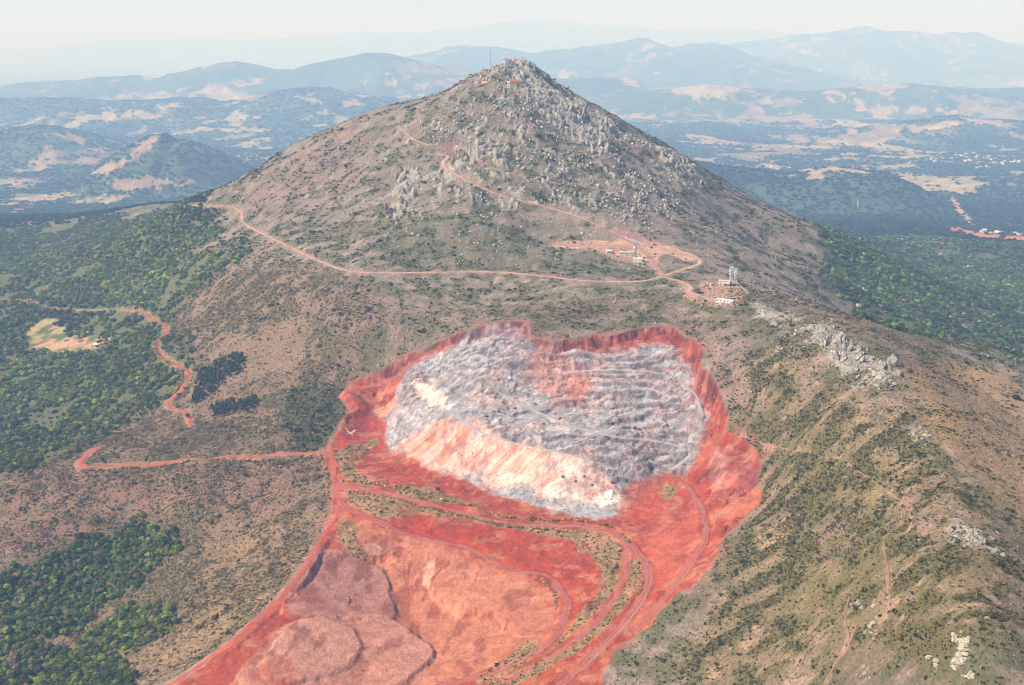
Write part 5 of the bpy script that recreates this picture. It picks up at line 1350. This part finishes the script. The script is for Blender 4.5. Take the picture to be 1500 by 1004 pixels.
house(118, 501, 8, 5, 3, 1.2, .2, M_cream, M_terra, 'cream shed with red roof in the sandy clearing', nwin=2)
house(141, 507, 9, 5, 3, 1.2, -.1, M_white, M_whiter, 'pale shed at the lower end of the sandy clearing', nwin=2)

# --- farmsteads and villages on the plain
def far_house(px_, py_, sx, sy, h, rz, wall, roof, label, group=None):
    return house(px_, py_, sx, sy, h, sy*.28, rz, wall, roof, label, nwin=0, group=group)
for px_, py_, sx, lb in ((30,309,46,'largest red-roofed farm building at the forest edge'),(44,306,24,'white barn with red roof beside the large farm building'),(22,313,22,'lowest red-roofed shed of the forest-edge farm'),
                     (60,292,40,'long red-roofed building on the pale field above the farm'),(72,290,18,'white house beside the long red-roofed building'),(48,297,16,'small red-roofed house between the two farms')):
    far_house(px_, py_, sx, 13, 6, rng.uniform(-.3, .3), M_white, M_terra, lb)
for px_, py_, lb in ((154,287,'white farmhouse on the pale field below the twin hills'),(22,272,'white farmhouse among trees beneath the brown hills')):
    far_house(px_, py_, 18, 12, 6, .2, M_white, M_whiter, lb)
vm = []
for rf in (M_terra, M_whiter, M_pinkr):
    b = bmesh.new(); gwall(b, 13, 10, 5.5, 2.4); n0 = len(b.faces); gable(b, 0, 0, 5.6, 13, 10, 2.4, .6)
    b.faces.ensure_lookup_table()
    for k in range(n0, len(b.faces)): b.faces[k].material_index = 1
    me = bm_mesh('village_house', b, M_white); me.materials.append(rf); vm.append(me)
def village(n, pts, sx, sy, label, group):
    for k in range(n):
        cx, cy = pts[rng.integers(len(pts))]
        p = drop([cx + rng.normal(0, sx)], [cy + rng.normal(0, sy)])[0]
        o = bpy.data.objects.new('village_house', vm[rng.choice(3, p=[.2, .5, .3])]); col.objects.link(o); o.location = p; o.rotation_euler = (0, 0, rng.uniform(0, 3.14)); o.scale = [rng.uniform(.8, 1.5)]*3
        o['label'] = label; o['category'] = 'house'; o['group'] = group
village(75, [(1368,237),(1380,233),(1395,231),(1410,229),(1420,227),(1432,229),(1445,232),(1455,235),(1465,238),(1478,238),(1492,238),(1415,237),(1438,245)], 5, 1.6, 'tiny pale house of the far village strung along the dark patch', 'houses of the far village')
village(8, [(1405,336),(1420,338),(1440,340),(1460,343),(1480,344),(1494,345)], 5, 1.2, 'tiny house on the red cleared strip beyond the forest', 'houses on the red strip')
village(16, [(1010,160),(1100,150),(1180,145),(1120,243),(1140,245)], 8, 2, 'tiny white farm on the pale fields of the plain', 'farms on the plain')
village(14, [(95,116),(105,117),(85,118)], 7, 1.5, 'tiny white house of the hazy town behind the hills', 'houses of the hazy town')
p = drop([1256], [304])[0]; e = thing('pylon', 'lone white power pylon over the blue-green forest', 'pylon', p)
lattice(e, 30, 6, 1.6, 8, M_steelw, .4); part(e, 'crossarm', lambda b: [box(b, 0, 0, z_, w_, .6, .6) for z_, w_ in ((22, 14), (27, 10))], M_steelw)

# ------------------------------------------------------------------ air, sky, sun, camera
hz = bpy.data.meshes.new('haze'); bm = bmesh.new(); bmesh.ops.create_cube(bm, size=1.0); bm.to_mesh(hz); bm.free()
zlo = float(Z.min()) - 1; zhi = max(float(Z.max()), 5.0) + 120
ho = link('haze', hz, kind='stuff')
ho.scale = (110000, 66500, zhi - zlo); ho.location = (0, 31000, (zhi + zlo)/2)
hm = bpy.data.materials.new('haze'); hm.use_nodes = True; nt = hm.node_tree
nt.nodes.remove(nt.nodes['Principled BSDF'])
pv = nt.nodes.new('ShaderNodeVolumePrincipled'); pv.inputs['Density'].default_value = HAZE
pv.inputs['Color'].default_value = (*HAZE_COL, 1); pv.inputs['Anisotropy'].default_value = HAZE_G
pv.inputs['Absorption Color'].default_value = (1, 1, 1, 1)
nt.links.new(pv.outputs[0], nt.nodes['Material Output'].inputs['Volume'])
hz.materials.append(hm)

sm = bpy.data.meshes.new('smoke'); bm = bmesh.new()
P_ = drop([452], [158])[0]
for k_ in range(7):
    t_ = k_/6; bmesh.ops.create_icosphere(bm, subdivisions=2, radius=1.0, matrix=Matrix.Translation((P_[0] + 120 + 330*t_, P_[1] + 60*t_, P_[2] + 30 + 330*t_)) @ Matrix.Diagonal((130 + 150*t_, 120 + 120*t_, 40 + 90*t_, 1)))
me_ = bm_mesh('smoke', bm)
mt_ = bpy.data.materials.new('smoke'); mt_.use_nodes = True; n_ = mt_.node_tree; n_.nodes.remove(n_.nodes['Principled BSDF'])
vs_ = n_.nodes.new('ShaderNodeVolumePrincipled'); vs_.inputs['Density'].default_value = 2.6e-4; vs_.inputs['Color'].default_value = (0.92, 0.95, 1, 1); n_.links.new(vs_.outputs[0], n_.nodes['Material Output'].inputs['Volume'])
me_.materials.append(mt_); link('smoke', me_, kind='stuff')
wd = bpy.data.worlds.new('World'); sc.world = wd; wd.use_nodes = True; nt = wd.node_tree
bg = nt.nodes['Background']; sky = nt.nodes.new('ShaderNodeTexSky'); sky.sky_type = 'NISHITA'; sky.sun_disc = False
sky.sun_elevation = SUN_EL; sky.sun_rotation = SUN_AZ; sky.altitude = 1700; sky.air_density = 1.0; sky.dust_density = 1.6; sky.ozone_density = 1.0
nt.links.new(sky.outputs[0], bg.inputs['Color']); bg.inputs['Strength'].default_value = SKY
sd = bpy.data.lights.new('sun', 'SUN'); sd.energy = SUN; sd.angle = math.radians(0.5); sd.color = (1.0, 0.96, 0.90)
so = bpy.data.objects.new('sun', sd); col.objects.link(so)
# direction towards the sun: azimuth measured from +Y towards +X
sv = Vector((math.sin(SUN_AZ)*math.cos(SUN_EL), math.cos(SUN_AZ)*math.cos(SUN_EL), math.sin(SUN_EL)))
so.rotation_euler = sv.to_track_quat('Z', 'Y').to_euler(); so.location = sv*3000

cd = bpy.data.cameras.new('camera'); co = bpy.data.objects.new('camera', cd); col.objects.link(co)
cd.sensor_width = 36; cd.lens = 36.0; cd.clip_start = 1; cd.clip_end = 200000
co.rotation_euler = (math.radians(90) - PITCH, 0, 0)
sc.camera = co
sc.view_settings.view_transform = 'Standard'; sc.view_settings.look = 'None'; sc.view_settings.gamma = 1.0; sc.view_settings.use_curve_mapping = False
sc.view_settings.exposure = EXPO
sc.cycles.use_denoising = True; sc.cycles.denoiser = 'OPENIMAGEDENOISE'; sc.cycles.denoising_input_passes = 'RGB_ALBEDO_NORMAL'; sc.cycles.denoising_prefilter = 'ACCURATE'
sc.cycles.pixel_filter_type = 'BLACKMAN_HARRIS'; sc.cycles.filter_width = 1.0
sc.cycles.max_bounces = 4; sc.cycles.diffuse_bounces = 2; sc.cycles.volume_bounces = 1
